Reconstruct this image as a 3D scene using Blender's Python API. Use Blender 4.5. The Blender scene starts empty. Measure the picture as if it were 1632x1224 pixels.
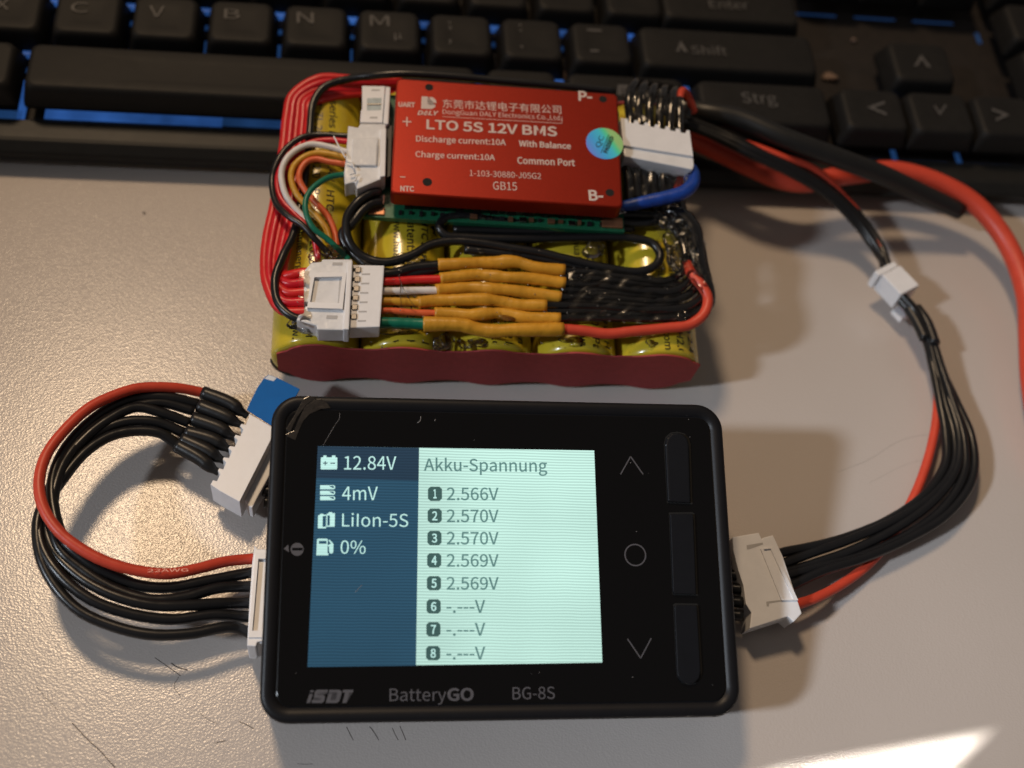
import bpy, bmesh, math, random
import numpy as np

random.seed(7)
SC = bpy.context.scene
COL = SC.collection
MM = 0.001                       # everything below is written in millimetres

# ------------------------------------------------------------------ camera
F_PX, CX, CY, Z0, TILT = 1850.0, 816.0, 612.0, 252.0, 33.0
_bf = math.tan(math.radians(TILT)); _af = -(1848 + _bf * 320) / 13284
_up = -np.array([_af, _bf, 1.0]); _up /= np.linalg.norm(_up)
_vx = np.array([13284, 320, 1848.0]); _vx -= _up * (_vx @ _up); _vx /= np.linalg.norm(_vx)
RC = np.stack([_vx, np.cross(_up, _vx), _up], 1)          # world -> lens axes
TC = np.array([0, 0, Z0]); CAM = -RC.T @ TC
cam_data = bpy.data.cameras.new("camera")
cam = bpy.data.objects.new("camera", cam_data); COL.objects.link(cam); SC.camera = cam
cam_data.sensor_width = 36; cam_data.lens = 36 * F_PX / 1632
cam_data.clip_start = 0.01; cam_data.clip_end = 20
_rot = RC.T @ np.diag([1, -1, -1.0])
import mathutils
_m = mathutils.Matrix([list(r) for r in _rot]).to_4x4(); _m.translation = mathutils.Vector(CAM * MM)
cam.matrix_world = _m
cam_data.dof.use_dof = True; cam_data.dof.focus_distance = 0.218; cam_data.dof.aperture_fstop = 10.6
cam_data.dof.aperture_blades = 7

# ------------------------------------------------------------------ world and lamps
world = bpy.data.worlds.new("World"); SC.world = world; world.use_nodes = True
bg = world.node_tree.nodes["Background"]
bg.inputs[0].default_value = (1.0, 0.90, 0.84, 1); bg.inputs[1].default_value = 0.098

def aim(o, pos, target):
    o.location = [v * MM for v in pos]
    d = mathutils.Vector([target[i] - pos[i] for i in range(3)])
    o.rotation_euler = d.to_track_quat('-Z', 'Y').to_euler()

def lamp(name, kind, pos, target, energy, color, **kw):
    d = bpy.data.lights.new(name, kind); d.energy = energy; d.color = color
    for k, v in kw.items(): setattr(d, k, v)
    o = bpy.data.objects.new(name, d); COL.objects.link(o); aim(o, pos, target); return o

# warm room lamp behind and to the left, cool window light low from the left
def along(p, d, L):
    d = np.array(d, float); d /= np.linalg.norm(d); return tuple(np.array(p) + d * L)
lamp("room_lamp", 'AREA', along((-60, -20, 0), (-0.19, 0.42, 0.89), 1000), (-20, 0, 0), 4.6, (1.0, 0.72, 0.455), shape='DISK', size=0.15)
lamp("window_light", 'SPOT', along((20, -40, 0), (-1.32, -0.45, 1), 2500), (56, -78, 0), 315, (0.82, 0.90, 1.0), spot_size=math.radians(6.5), spot_blend=1.0, shadow_soft_size=0.13)
# a sliver of low sun that reaches the desk beyond the lower right corner
_e = math.radians(14); _pc = np.array([43.4, -94.8, 0.0])
_sun = lamp("sun_gap", 'AREA', tuple(_pc + 520 * np.array([0.93 * math.cos(_e), 0.37 * math.cos(_e), math.sin(_e)])), tuple(_pc), 0.02, (1.0, 0.97, 0.90), shape='SQUARE', size=0.0154, spread=math.radians(0.5))
_sun.rotation_euler = (_sun.rotation_euler.to_matrix() @ mathutils.Matrix.Rotation(math.radians(45), 3, 'Z')).to_euler()

SC.view_settings.view_transform = 'Standard'; SC.view_settings.look = 'None'
SC.view_settings.exposure = 0.0; SC.view_settings.gamma = 1.0; SC.view_settings.use_curve_mapping = False
SC.render.engine = 'CYCLES'
SC.cycles.use_denoising = True
SC.cycles.max_bounces = 8; SC.cycles.sample_clamp_indirect = 4

# ------------------------------------------------------------------ frames: local planes that things lie in
def rx(deg):
    a = math.radians(deg); return np.array([[1, 0, 0], [0, math.cos(a), -math.sin(a)], [0, math.sin(a), math.cos(a)]])
def ry(deg):
    a = math.radians(deg); return np.array([[math.cos(a), 0, math.sin(a)], [0, 1, 0], [-math.sin(a), 0, math.cos(a)]])
def rz(deg):
    a = math.radians(deg); return np.array([[math.cos(a), -math.sin(a), 0], [math.sin(a), math.cos(a), 0], [0, 0, 1]])

class Frame:
    def __init__(s, o, m=np.eye(3)): s.o = np.array(o, float); s.m = np.array(m, float)
    def w(s, p): return s.o + s.m @ np.array(p, float)
    def at(s, x, y, z=0.0):                    # where the sight line through a photo point meets height z of this frame
        d = s.m.T @ (RC.T @ np.array([(x - CX) / F_PX, (y - CY) / F_PX, 1.0])); c = s.m.T @ (CAM - s.o)
        return c + (z - c[2]) / d[2] * d
    def wat(s, x, y, z=0.0): return s.w(s.at(x, y, z))
    def sub(s, p, m): return Frame(s.w(p), s.m @ m)

TABLE = Frame((0, 0, 0))
PACK = Frame((0, -0.14, 0), rx(8.5))
BOARD = PACK.sub((-3.17, 43.3, 28), rz(-2.07) @ ry(-1.49))
CHECK = Frame((-6.845, -50.114, 22), rx(16.894))
KEYB = Frame((0, 55.9, 8), rz(0.5) @ rx(3))

# ------------------------------------------------------------------ materials
MATS = {}
def mat(name, color, rough=0.5, metal=0.0, var=0.08, vscale=400, bump=0.0, bscale=1500, coat=0.0, trans=0.0, ior=1.45, emit=None, estr=0.0, spec=0.5, rvar=0.0, coat_rough=0.08):
    m = bpy.data.materials.new(name); m.use_nodes = True; nt = m.node_tree; N = nt.nodes; L = nt.links
    b = N["Principled BSDF"]
    b.inputs["Roughness"].default_value = rough; b.inputs["Metallic"].default_value = metal
    b.inputs["IOR"].default_value = ior; b.inputs["Coat Weight"].default_value = coat; b.inputs["Coat Roughness"].default_value = coat_rough
    b.inputs["Transmission Weight"].default_value = trans; b.inputs["Specular IOR Level"].default_value = spec
    if emit: b.inputs["Emission Color"].default_value = (*emit, 1); b.inputs["Emission Strength"].default_value = estr
    tc = N.new("ShaderNodeTexCoord")
    if var or rvar:
        nz = N.new("ShaderNodeTexNoise"); nz.inputs["Scale"].default_value = vscale; nz.inputs["Detail"].default_value = 6; nz.inputs["Roughness"].default_value = 0.65
        L.new(tc.outputs["Object"], nz.inputs["Vector"])
        cr = N.new("ShaderNodeValToRGB")
        cr.color_ramp.elements[0].position = 0.3; cr.color_ramp.elements[1].position = 0.7
        cr.color_ramp.elements[0].color = (*[c * (1 - var) for c in color], 1)
        cr.color_ramp.elements[1].color = (*[min(1, c * (1 + var)) for c in color], 1)
        L.new(nz.outputs["Fac"], cr.inputs["Fac"]); L.new(cr.outputs["Color"], b.inputs["Base Color"])
        if rvar:
            mr = N.new("ShaderNodeMapRange"); mr.inputs[3].default_value = max(0.02, rough - rvar); mr.inputs[4].default_value = rough + rvar
            L.new(nz.outputs["Fac"], mr.inputs[0]); L.new(mr.outputs[0], b.inputs["Roughness"])
    else:
        b.inputs["Base Color"].default_value = (*color, 1)
    if bump:
        n2 = N.new("ShaderNodeTexNoise"); n2.inputs["Scale"].default_value = bscale; n2.inputs["Detail"].default_value = 4
        L.new(tc.outputs["Object"], n2.inputs["Vector"])
        bp = N.new("ShaderNodeBump"); bp.inputs["Strength"].default_value = 1.0; bp.inputs["Distance"].default_value = bump * MM
        L.new(n2.outputs["Fac"], bp.inputs["Height"]); L.new(bp.outputs["Normal"], b.inputs["Normal"])
    MATS[name] = m
    return m

def srgb(r, g, b):
    f = lambda c: (c / 255 / 12.92) if c <= 10 else ((c / 255 + 0.055) / 1.055) ** 2.4
    return (f(r), f(g), f(b))

mat("case_black", (0.015, 0.0145, 0.0135), 0.46, spec=0.3, var=0.12, bump=0.02, bscale=3000, rvar=0.06)
mat("key_black", (0.012, 0.0115, 0.0112), 0.55, spec=0.22, var=0.12, bump=0.015, bscale=4000, rvar=0.08)
mat("key_floor", (0.010, 0.007, 0.006), 0.7, var=0.4, vscale=300)
mat("legend", (0.085, 0.082, 0.082), 0.6, var=0.15)
mat("led_blue", (0.01, 0.05, 0.2), 0.5, var=0, emit=(0.05, 0.18, 0.62), estr=0.48)
mat("led_dim", (0.01, 0.04, 0.12), 0.5, var=0, emit=(0.04, 0.14, 0.42), estr=0.26)
mat("led_faint", (0.01, 0.04, 0.12), 0.5, var=0, emit=(0.04, 0.14, 0.42), estr=0.13)
mat("warm_floor_light", (0.20, 0.14, 0.11), 0.9, var=0.3)  # brown of warm light on the keyboard floor, put into the colour
mat("cell_wrap", (0.56, 0.43, 0.028), 0.24, var=0.10, vscale=120, bump=0.12, bscale=180, coat=0.5, coat_rough=0.12)
mat("cell_dark", (0.02, 0.018, 0.015), 0.4)  # dark tone for the cell gaps and one lower edge
mat("print_black", (0.010, 0.009, 0.008), 0.4, var=0)
mat("fish_paper", (0.34, 0.042, 0.042), 0.72, var=0.12, vscale=700, bump=0.05, bscale=1200)
mat("anodised_red", (0.255, 0.014, 0.004), 0.37, metal=0.62, var=0.16, vscale=5000, bump=0.012, bscale=9000, rvar=0.05)
mat("plate_print", (0.60, 0.50, 0.46), 0.6, var=0.12, vscale=4000)
mat("hole_black", (0.004, 0.004, 0.004), 0.8, var=0)
mat("pcb_green", (0.012, 0.115, 0.055), 0.35, var=0.15, vscale=800, coat=0.3)
mat("solder", (0.36, 0.34, 0.32), 0.25, metal=1.0, var=0.15)
mat("copper_pad", (0.42, 0.20, 0.11), 0.35, metal=0.8, var=0.2)
mat("component_black", (0.012, 0.012, 0.013), 0.4)
mat("nylon_white", (0.76, 0.76, 0.78), 0.38, var=0.04, vscale=300, bump=0.015, bscale=900, rvar=0.05)
mat("nylon_glued", (0.74, 0.74, 0.75), 0.20, var=0.06, vscale=300, bump=0.12, bscale=350, coat=0.6, coat_rough=0.1)
mat("window_pale", (0.38, 0.45, 0.47), 0.3, var=0.2, vscale=900)
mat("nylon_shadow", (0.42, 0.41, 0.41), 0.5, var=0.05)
def wire_mat(n, c, r=0.36, **k): return mat(n, c, r, var=0.07, vscale=250, bump=0.02, bscale=500, rvar=0.07, **k)
wire_mat("wire_black", (0.009, 0.009, 0.010), 0.30)
wire_mat("wire_black_soft", (0.012, 0.012, 0.012), 0.42)
mat("wire_black_glued", (0.006, 0.0056, 0.0056), 0.22, var=0.2, bump=0.12, bscale=320, coat=0.7, coat_rough=0.08)
wire_mat("wire_red", (0.62, 0.018, 0.018))
wire_mat("wire_crimson", (0.58, 0.010, 0.022), 0.32)
wire_mat("wire_orange", (0.66, 0.115, 0.035))
wire_mat("wire_silicone_red", (0.58, 0.060, 0.030), 0.42)
wire_mat("wire_white", (0.70, 0.67, 0.65))
wire_mat("wire_print", (0.60, 0.20, 0.16))
wire_mat("wire_yellow", (0.56, 0.29, 0.025))
wire_mat("wire_green", (0.005, 0.145, 0.085))
mat("wire_blue", (0.006, 0.046, 0.29), 0.42, var=0.25, vscale=300, bump=0.25, bscale=300, rvar=0.15)
mat("shrink_yellow", (0.56, 0.265, 0.020), 0.42, var=0.20, vscale=260, bump=0.20, bscale=420, rvar=0.14)
mat("shrink_black", (0.010, 0.010, 0.011), 0.38, var=0.1, bump=0.05, bscale=400)
mat("glue_bead", (0.80, 0.78, 0.74), 0.08, var=0, trans=0.9, ior=1.5)
mat("glue_smear", (0.020, 0.016, 0.013), 0.30, spec=0.35, var=0.4, vscale=500, bump=0.15, bscale=700, coat=0.6)
mat("tape_blue", (0.0, 0.120, 0.42), 0.5, spec=0.12, var=0.06, vscale=200, bump=0.03, bscale=200)
mat("tape_edge", (0.55, 0.62, 0.70), 0.25, var=0.1)
mat("checker_body", (0.0065, 0.0065, 0.008), 0.42, spec=0.3, var=0.1, bump=0.008, bscale=5000)
mat("checker_glass", (0.0035, 0.0033, 0.0035), 0.16, var=0, spec=0.35)
mat("checker_button", (0.0055, 0.0062, 0.0085), 0.30, spec=0.5, var=0.1)
mat("checker_print", (0.078, 0.076, 0.086), 0.55, var=0.06)
mat("scratch_dark", (0.10, 0.085, 0.075), 0.7, var=0.3, vscale=900)
mat("dust", (0.22, 0.21, 0.21), 0.8, var=0.2)

for _n in ("led_blue", "led_dim"):
    _nt = MATS[_n].node_tree; _b = _nt.nodes["Principled BSDF"]; _z = _nt.nodes.new("ShaderNodeTexNoise"); _z.inputs["Scale"].default_value = 70; _z.inputs["Detail"].default_value = 3
    _t = _nt.nodes.new("ShaderNodeTexCoord"); _nt.links.new(_t.outputs["Object"], _z.inputs["Vector"])
    _r = _nt.nodes.new("ShaderNodeMapRange"); _r.inputs[1].default_value = 0.32; _r.inputs[2].default_value = 0.68; _e0 = _b.inputs["Emission Strength"].default_value
    _r.inputs[3].default_value = _e0 * 0.35; _r.inputs[4].default_value = _e0 * 1.15; _nt.links.new(_z.outputs["Fac"], _r.inputs[0]); _nt.links.new(_r.outputs[0], _b.inputs["Emission Strength"])

def film_mat(name, rough, bump, bscale):
    m = bpy.data.materials.new(name); m.use_nodes = True; nt = m.node_tree; N = nt.nodes; L = nt.links; N.remove(N["Principled BSDF"])
    tr = N.new("ShaderNodeBsdfTransparent"); tr.inputs[0].default_value = (0.97, 0.96, 0.94, 1); gl = N.new("ShaderNodeBsdfGlossy"); gl.inputs["Roughness"].default_value = rough
    tc = N.new("ShaderNodeTexCoord"); nz = N.new("ShaderNodeTexNoise"); nz.inputs["Scale"].default_value = bscale; nz.inputs["Detail"].default_value = 4; L.new(tc.outputs["Object"], nz.inputs["Vector"])
    bp = N.new("ShaderNodeBump"); bp.inputs["Distance"].default_value = bump * MM; L.new(nz.outputs["Fac"], bp.inputs["Height"])
    fr = N.new("ShaderNodeFresnel"); fr.inputs[0].default_value = 1.5; L.new(bp.outputs["Normal"], fr.inputs["Normal"]); L.new(bp.outputs["Normal"], gl.inputs["Normal"])
    mx = N.new("ShaderNodeMixShader"); L.new(fr.outputs[0], mx.inputs[0]); L.new(tr.outputs[0], mx.inputs[1]); L.new(gl.outputs[0], mx.inputs[2])
    L.new(mx.outputs[0], N["Material Output"].inputs["Surface"]); MATS[name] = m
film_mat("glue_clear", 0.10, 0.25, 700); film_mat("glue_film", 0.20, 0.07, 500)

def screen_mat(name, color, s=1.0, line=0.10):
    m = bpy.data.materials.new(name); m.use_nodes = True; nt = m.node_tree; N = nt.nodes; L = nt.links
    b = N["Principled BSDF"]; b.inputs["Base Color"].default_value = (0.003, 0.003, 0.004, 1); b.inputs["Roughness"].default_value = 0.18
    tc = N.new("ShaderNodeTexCoord"); mp = N.new("ShaderNodeMapping"); L.new(tc.outputs["Object"], mp.inputs["Vector"])
    mp.inputs["Rotation"].default_value = (0, 0, math.radians(90.6))
    w = N.new("ShaderNodeTexWave"); w.bands_direction = 'X'; w.inputs["Scale"].default_value = 640; w.inputs["Distortion"].default_value = 2.2
    w.inputs["Detail"].default_value = 2; w.inputs["Detail Scale"].default_value = 0.25
    L.new(mp.outputs["Vector"], w.inputs["Vector"])
    cr = N.new("ShaderNodeValToRGB")
    cr.color_ramp.elements[0].color = (*[c * (1 - line) for c in color], 1)
    cr.color_ramp.elements[1].color = (*[c * (1 + line) for c in color], 1)
    un = N.new("ShaderNodeTexNoise"); un.inputs["Scale"].default_value = 32; un.inputs["Detail"].default_value = 2; L.new(tc.outputs["Object"], un.inputs["Vector"])
    ur = N.new("ShaderNodeMapRange"); ur.inputs[1].default_value = 0.3; ur.inputs[2].default_value = 0.7; ur.inputs[3].default_value = 0.86; ur.inputs[4].default_value = 1.12; L.new(un.outputs["Fac"], ur.inputs[0])
    mu = N.new("ShaderNodeMath"); mu.operation = 'MULTIPLY'; mu.inputs[1].default_value = s; L.new(ur.outputs[0], mu.inputs[0]); L.new(mu.outputs[0], b.inputs["Emission Strength"])
    L.new(w.outputs["Fac"], cr.inputs["Fac"]); L.new(cr.outputs["Color"], b.inputs["Emission Color"])
    MATS[name] = m
screen_mat("screen_pale", srgb(190, 228, 216), 1.0, 0.20)
screen_mat("screen_blue", srgb(42, 79, 101), 1.0, 0.22)
screen_mat("screen_head", srgb(36, 58, 76), 1.0, 0.15)
screen_mat("screen_ink", srgb(92, 130, 126), 1.0, 0.10)
screen_mat("screen_badge", srgb(64, 94, 90), 1.0, 0.12)
screen_mat("screen_light", srgb(196, 240, 232), 1.0, 0.08)

def sticker_mat():
    m = bpy.data.materials.new("hologram"); m.use_nodes = True; nt = m.node_tree; N = nt.nodes; L = nt.links; b = N["Principled BSDF"]
    tc = N.new("ShaderNodeTexCoord"); mp = N.new("ShaderNodeMapping"); gr = N.new("ShaderNodeTexGradient"); cr = N.new("ShaderNodeValToRGB")
    L.new(tc.outputs["Generated"], mp.inputs["Vector"]); mp.inputs["Rotation"].default_value = (0, 0, math.radians(-28)); mp.inputs["Location"].default_value = (-0.02, 0.22, 0)
    L.new(mp.outputs["Vector"], gr.inputs["Vector"]); L.new(gr.outputs["Fac"], cr.inputs["Fac"]); e = cr.color_ramp.elements
    e[0].position = 0.05; e[0].color = (0.20, 0.22, 0.95, 1); e[1].position = 0.45; e[1].color = (0.06, 0.45, 0.95, 1)
    for p, c in ((0.72, (0.06, 0.62, 0.85, 1)), (0.86, (0.10, 0.75, 0.40, 1)), (0.97, (0.35, 0.65, 0.25, 1))):
        k = e.new(p); k.color = c
    L.new(cr.outputs["Color"], b.inputs["Base Color"]); b.inputs["Roughness"].default_value = 0.35; b.inputs["Metallic"].default_value = 0.1
    MATS["hologram"] = m
sticker_mat()

def desk_mat():
    m = bpy.data.materials.new("desk_laminate"); m.use_nodes = True; nt = m.node_tree; N = nt.nodes; L = nt.links; b = N["Principled BSDF"]
    tc = N.new("ShaderNodeTexCoord")
    nz = N.new("ShaderNodeTexNoise"); nz.inputs["Scale"].default_value = 16; nz.inputs["Detail"].default_value = 8
    L.new(tc.outputs["Object"], nz.inputs["Vector"])
    cr = N.new("ShaderNodeValToRGB"); cr.color_ramp.elements[0].position = 0.3; cr.color_ramp.elements[1].position = 0.72
    cr.color_ramp.elements[0].color = (0.470, 0.424, 0.392, 1); cr.color_ramp.elements[1].color = (0.512, 0.462, 0.428, 1)
    L.new(nz.outputs["Fac"], cr.inputs["Fac"]); L.new(cr.outputs["Color"], b.inputs["Base Color"])
    b.inputs["Roughness"].default_value = 0.21; b.inputs["Specular IOR Level"].default_value = 0.5
    vo = N.new("ShaderNodeTexVoronoi"); vo.feature = 'SMOOTH_F1'; vo.inputs["Scale"].default_value = 2300; vo.inputs["Smoothness"].default_value = 0.6
    n2 = N.new("ShaderNodeTexNoise"); n2.inputs["Scale"].default_value = 4000; n2.inputs["Detail"].default_value = 2
    mp = N.new("ShaderNodeMapping"); mp.inputs["Scale"].default_value = (1, 1.25, 1); L.new(tc.outputs["Object"], mp.inputs["Vector"])
    L.new(mp.outputs["Vector"], vo.inputs["Vector"]); L.new(mp.outputs["Vector"], n2.inputs["Vector"])
    ad = N.new("ShaderNodeMath"); ad.operation = 'MULTIPLY_ADD'; ad.inputs[1].default_value = 0.7
    L.new(n2.outputs["Fac"], ad.inputs[0]); L.new(vo.outputs["Distance"], ad.inputs[2])
    bp = N.new("ShaderNodeBump"); bp.inputs["Strength"].default_value = 1.0; bp.inputs["Distance"].default_value = 0.029 * MM
    L.new(ad.outputs[0], bp.inputs["Height"]); L.new(bp.outputs["Normal"], b.inputs["Normal"])
    MATS["desk_laminate"] = m
desk_mat()

# ------------------------------------------------------------------ object helpers
ORG = {}                                    # object -> world origin in mm (everything is unrotated)
def root(name, loc, label, cat, group=None):
    o = bpy.data.objects.new(name, None); COL.objects.link(o); o.empty_display_size = 0.005
    o.location = [v * MM for v in loc]; ORG[o] = np.array(loc, float)
    o["label"] = label; o["category"] = cat
    if group: o["group"] = group
    return o

def mesh(name, verts, faces, m, parent=None, smooth=False, loc=None):
    org = ORG[parent] if parent is not None else np.array(loc if loc is not None else np.mean(np.array(verts), 0), float)
    me = bpy.data.meshes.new(name)
    v = (np.array(verts, float) - org) * MM
    me.from_pydata([tuple(p) for p in v], [], [tuple(f) for f in faces])
    me.materials.append(MATS[m])
    if smooth: me.shade_smooth()
    o = bpy.data.objects.new(name, me); COL.objects.link(o)
    if parent is not None: o.parent = parent
    else: o.location = [c * MM for c in org]
    ORG[o] = org
    return o

def bm_out(bm):
    bm.normal_update(); bm.verts.index_update()
    v = [tuple(p.co) for p in bm.verts]; f = [[q.index for q in fc.verts] for fc in bm.faces]; bm.free(); return v, f

def prism_geo(poly, z0, z1, bevel=0.0, inset_top=0.0, seg=2):
    """polygon (local xy) extruded from z0 to z1 with bevelled edges"""
    bm = bmesh.new(); n = len(poly); c = np.mean(np.array(poly), 0)
    lo = [bm.verts.new((p[0], p[1], z0)) for p in poly]
    hi = [bm.verts.new((p[0] + (c[0] - p[0]) * inset_top, p[1] + (c[1] - p[1]) * inset_top, z1)) for p in poly]
    bm.faces.new(hi); bm.faces.new(lo[::-1])
    for i in range(n): bm.faces.new((lo[i], lo[(i + 1) % n], hi[(i + 1) % n], hi[i]))
    bmesh.ops.recalc_face_normals(bm, faces=bm.faces)
    if bevel: bmesh.ops.bevel(bm, geom=list(bm.edges), offset=bevel, segments=seg, profile=0.6, affect='EDGES', clamp_overlap=True)
    return bm_out(bm)

def prism(name, fr, poly, z0, z1, m, parent, bevel=0.2, inset_top=0.0, smooth=False, seg=2):
    v, f = prism_geo(poly, z0, z1, bevel, inset_top, seg)
    return mesh(name, [fr.w(p) for p in v], f, m, parent, smooth)

def prism_px(name, fr, pts, z0, z1, m, parent, bevel=0.2, **k):
    return prism(name, fr, [fr.at(x, y, z1)[:2] for x, y in pts][::-1], z0, z1, m, parent, bevel, **k)

def rect(x0, x1, y0, y1): return [(x0, y0), (x1, y0), (x1, y1), (x0, y1)]
def box(name, fr, x0, x1, y0, y1, z0, z1, m, parent, bevel=0.2, **k): return prism(name, fr, rect(x0, x1, y0, y1), z0, z1, m, parent, bevel, **k)

def rrect(w, h, r, n=8, cx=0, cy=0, radii=None):
    pts = []; R = radii or (r, r, r, r)
    for k, (sx, sy) in enumerate(((1, 1), (-1, 1), (-1, -1), (1, -1))):
        q = R[k]
        for i in range(n + 1):
            a = math.pi / 2 * (k + i / n)
            pts.append((cx + sx * (w / 2 - q) + q * math.cos(a), cy + sy * (h / 2 - q) + q * math.sin(a)))
    return pts

def loft(rings, cap_lo=True, cap_hi=True):
    v = [p for r in rings for p in r]; n = len(rings[0]); f = []
    for k in range(len(rings) - 1):
        for i in range(n):
            a, b = k * n + i, k * n + (i + 1) % n; f.append((a, b, b + n, a + n))
    if cap_lo: f.append(tuple(range(n))[::-1])
    if cap_hi: f.append(tuple(range((len(rings) - 1) * n, len(rings) * n)))
    return v, f

def spline(P, per=8):
    P = [np.array(p, float) for p in P]
    if len(P) == 2: return [P[0] + (P[1] - P[0]) * t / per for t in range(per + 1)]
    Q = [2 * P[0] - P[1]] + P + [2 * P[-1] - P[-2]]; out = []
    for i in range(1, len(Q) - 2):
        p0, p1, p2, p3 = Q[i - 1:i + 3]
        d = lambda a, b: max(1e-6, np.linalg.norm(b - a)) ** 0.5
        t1 = d(p0, p1); t2 = t1 + d(p1, p2); t3 = t2 + d(p2, p3)
        for s in range(per):
            t = t1 + (t2 - t1) * s / per
            a1 = p0 * (t1 - t) / t1 + p1 * t / t1; a2 = p1 * (t2 - t) / (t2 - t1) + p2 * (t - t1) / (t2 - t1); a3 = p2 * (t3 - t) / (t3 - t2) + p3 * (t - t2) / (t3 - t2)
            b1 = a1 * (t2 - t) / t2 + a2 * t / t2; b2 = a2 * (t3 - t) / (t3 - t1) + a3 * (t - t1) / (t3 - t1)
            out.append(b1 * (t2 - t) / (t2 - t1) + b2 * (t - t1) / (t2 - t1))
    out.append(P[-1]); return out

def tube_geo(P, r, seg=12, per=8, squash=1.0, upv=(0, 0, 1), jit=0.0):
    C = spline(P, per); n = len(C); rings = []
    R = [r] * n if np.isscalar(r) else list(np.interp(np.linspace(0, 1, n), np.linspace(0, 1, len(r)), r))
    if jit: R = [a * (1 + jit * random.uniform(-1, 1)) for a in R]
    t = C[1] - C[0]; t /= np.linalg.norm(t); u = np.cross(t, upv)
    if np.linalg.norm(u) < 1e-3: u = np.cross(t, (1, 0, 0))
    u /= np.linalg.norm(u)
    for i in range(n):
        t = C[min(i + 1, n - 1)] - C[max(i - 1, 0)]; t /= np.linalg.norm(t) + 1e-9
        u = u - t * (u @ t); u /= np.linalg.norm(u); v = np.cross(t, u)
        rings.append([C[i] + R[i] * (u * math.cos(2 * math.pi * k / seg) + v * squash * math.sin(2 * math.pi * k / seg)) for k in range(seg)])
    return loft(rings)

def tube(name, P, r, m, parent=None, seg=12, per=8, squash=1.0, loc=None):
    v, f = tube_geo(P, r, seg, per, squash, jit=0.028 if m == "shrink_yellow" else (0.02 if name == "wire" else 0.0)); return mesh(name, v, f, m, parent, True, loc)

def px(fr, pts): return [fr.wat(*p) for p in pts]

def blob(name, c, rad, m, parent, seed=0, lump=0.25, sub=3, fr=TABLE):
    rng = np.random.RandomState(seed); bm = bmesh.new(); bmesh.ops.create_icosphere(bm, subdivisions=sub, radius=1)
    dirs = rng.randn(7, 3); ph = rng.rand(7) * 6
    for v in bm.verts:
        p = np.array(v.co); s = 1 + lump * sum(math.sin(2.2 * (p @ d) + q) for d, q in zip(dirs, ph)) / 3
        p = p * s * np.array(rad); v.co = p
    vv, f = bm_out(bm); return mesh(name, [np.array(c) + fr.m @ np.array(p) for p in vv], f, m, parent, True)

_TXT = {}
try:        # the sans face that ships inside Blender
    import os
    FONT = bpy.data.fonts.load(os.path.join(bpy.utils.system_resource('DATAFILES'), "fonts", "Noto Sans CJK Regular.woff2"))
except Exception:
    FONT = None
def text_geo(s, bold=0.0, shear=0.0):
    k = (s, bold, shear)
    if k not in _TXT:
        c = bpy.data.curves.new("lettering", "FONT"); c.body = s; c.size = 1; c.offset = bold; c.shear = shear; c.resolution_u = 4
        if FONT: c.font = FONT
        o = bpy.data.objects.new("lettering", c); COL.objects.link(o); bpy.context.view_layer.update()
        me = bpy.data.meshes.new_from_object(o.evaluated_get(bpy.context.evaluated_depsgraph_get()))
        v = np.array([tuple(p.co) for p in me.vertices]); f = [tuple(p.vertices) for p in me.polygons]
        bpy.data.objects.remove(o); bpy.data.curves.remove(c); bpy.data.meshes.remove(me)
        lo, hi = v.min(0), v.max(0); v = (v - lo) / np.maximum(hi - lo, 1e-6); _TXT[k] = (v, f, (hi - lo))
    return _TXT[k]

def T(fr, s, lb, rb, h, z, m, parent, bold=0.0, shear=0.0, name="lettering", up=None):
    """lettering printed on the plane z of a frame; lb, rb: ends of its lower ink edge, h: ink height (all photo points)"""
    v, f, _ = text_geo(s, bold, shear)
    A = fr.at(*lb, z); B = fr.at(*rb, z); U = up or (0, -1)
    H = fr.at(lb[0] + U[0] * h, lb[1] + U[1] * h, z) - A; X = B - A
    N = np.array([-X[1], X[0], 0]) / np.linalg.norm(X); V = N * (H @ N)
    return mesh(name, [fr.w(A + X * p[0] + V * p[1]) for p in v], f, m, parent)

def P_(fr, pts, z, m, parent, name="print"):
    """flat printed shape from photo points on the plane z of a frame"""
    q = [fr.wat(x, y, z) for x, y in pts]; n = np.cross(q[1] - q[0], q[2] - q[0])
    ar = sum((q[i][0] * q[(i + 1) % len(q)][1] - q[(i + 1) % len(q)][0] * q[i][1]) for i in range(len(q)))
    if ar < 0: q = q[::-1]
    bm = bmesh.new(); fc = bm.faces.new([bm.verts.new(tuple(p)) for p in q]); bmesh.ops.triangulate(bm, faces=[fc]); v, f = bm_out(bm)
    return mesh(name, v, f, m, parent)

def circle_px(cx, cy, r, n=28, ry=None): return [(cx + r * math.cos(2 * math.pi * i / n), cy + (ry or r) * math.sin(2 * math.pi * i / n)) for i in range(n)]
def crop(ox, oy, k, pts): return [(ox + p[0] / k, oy + p[1] / k) + tuple(p[2:]) for p in pts]

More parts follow.
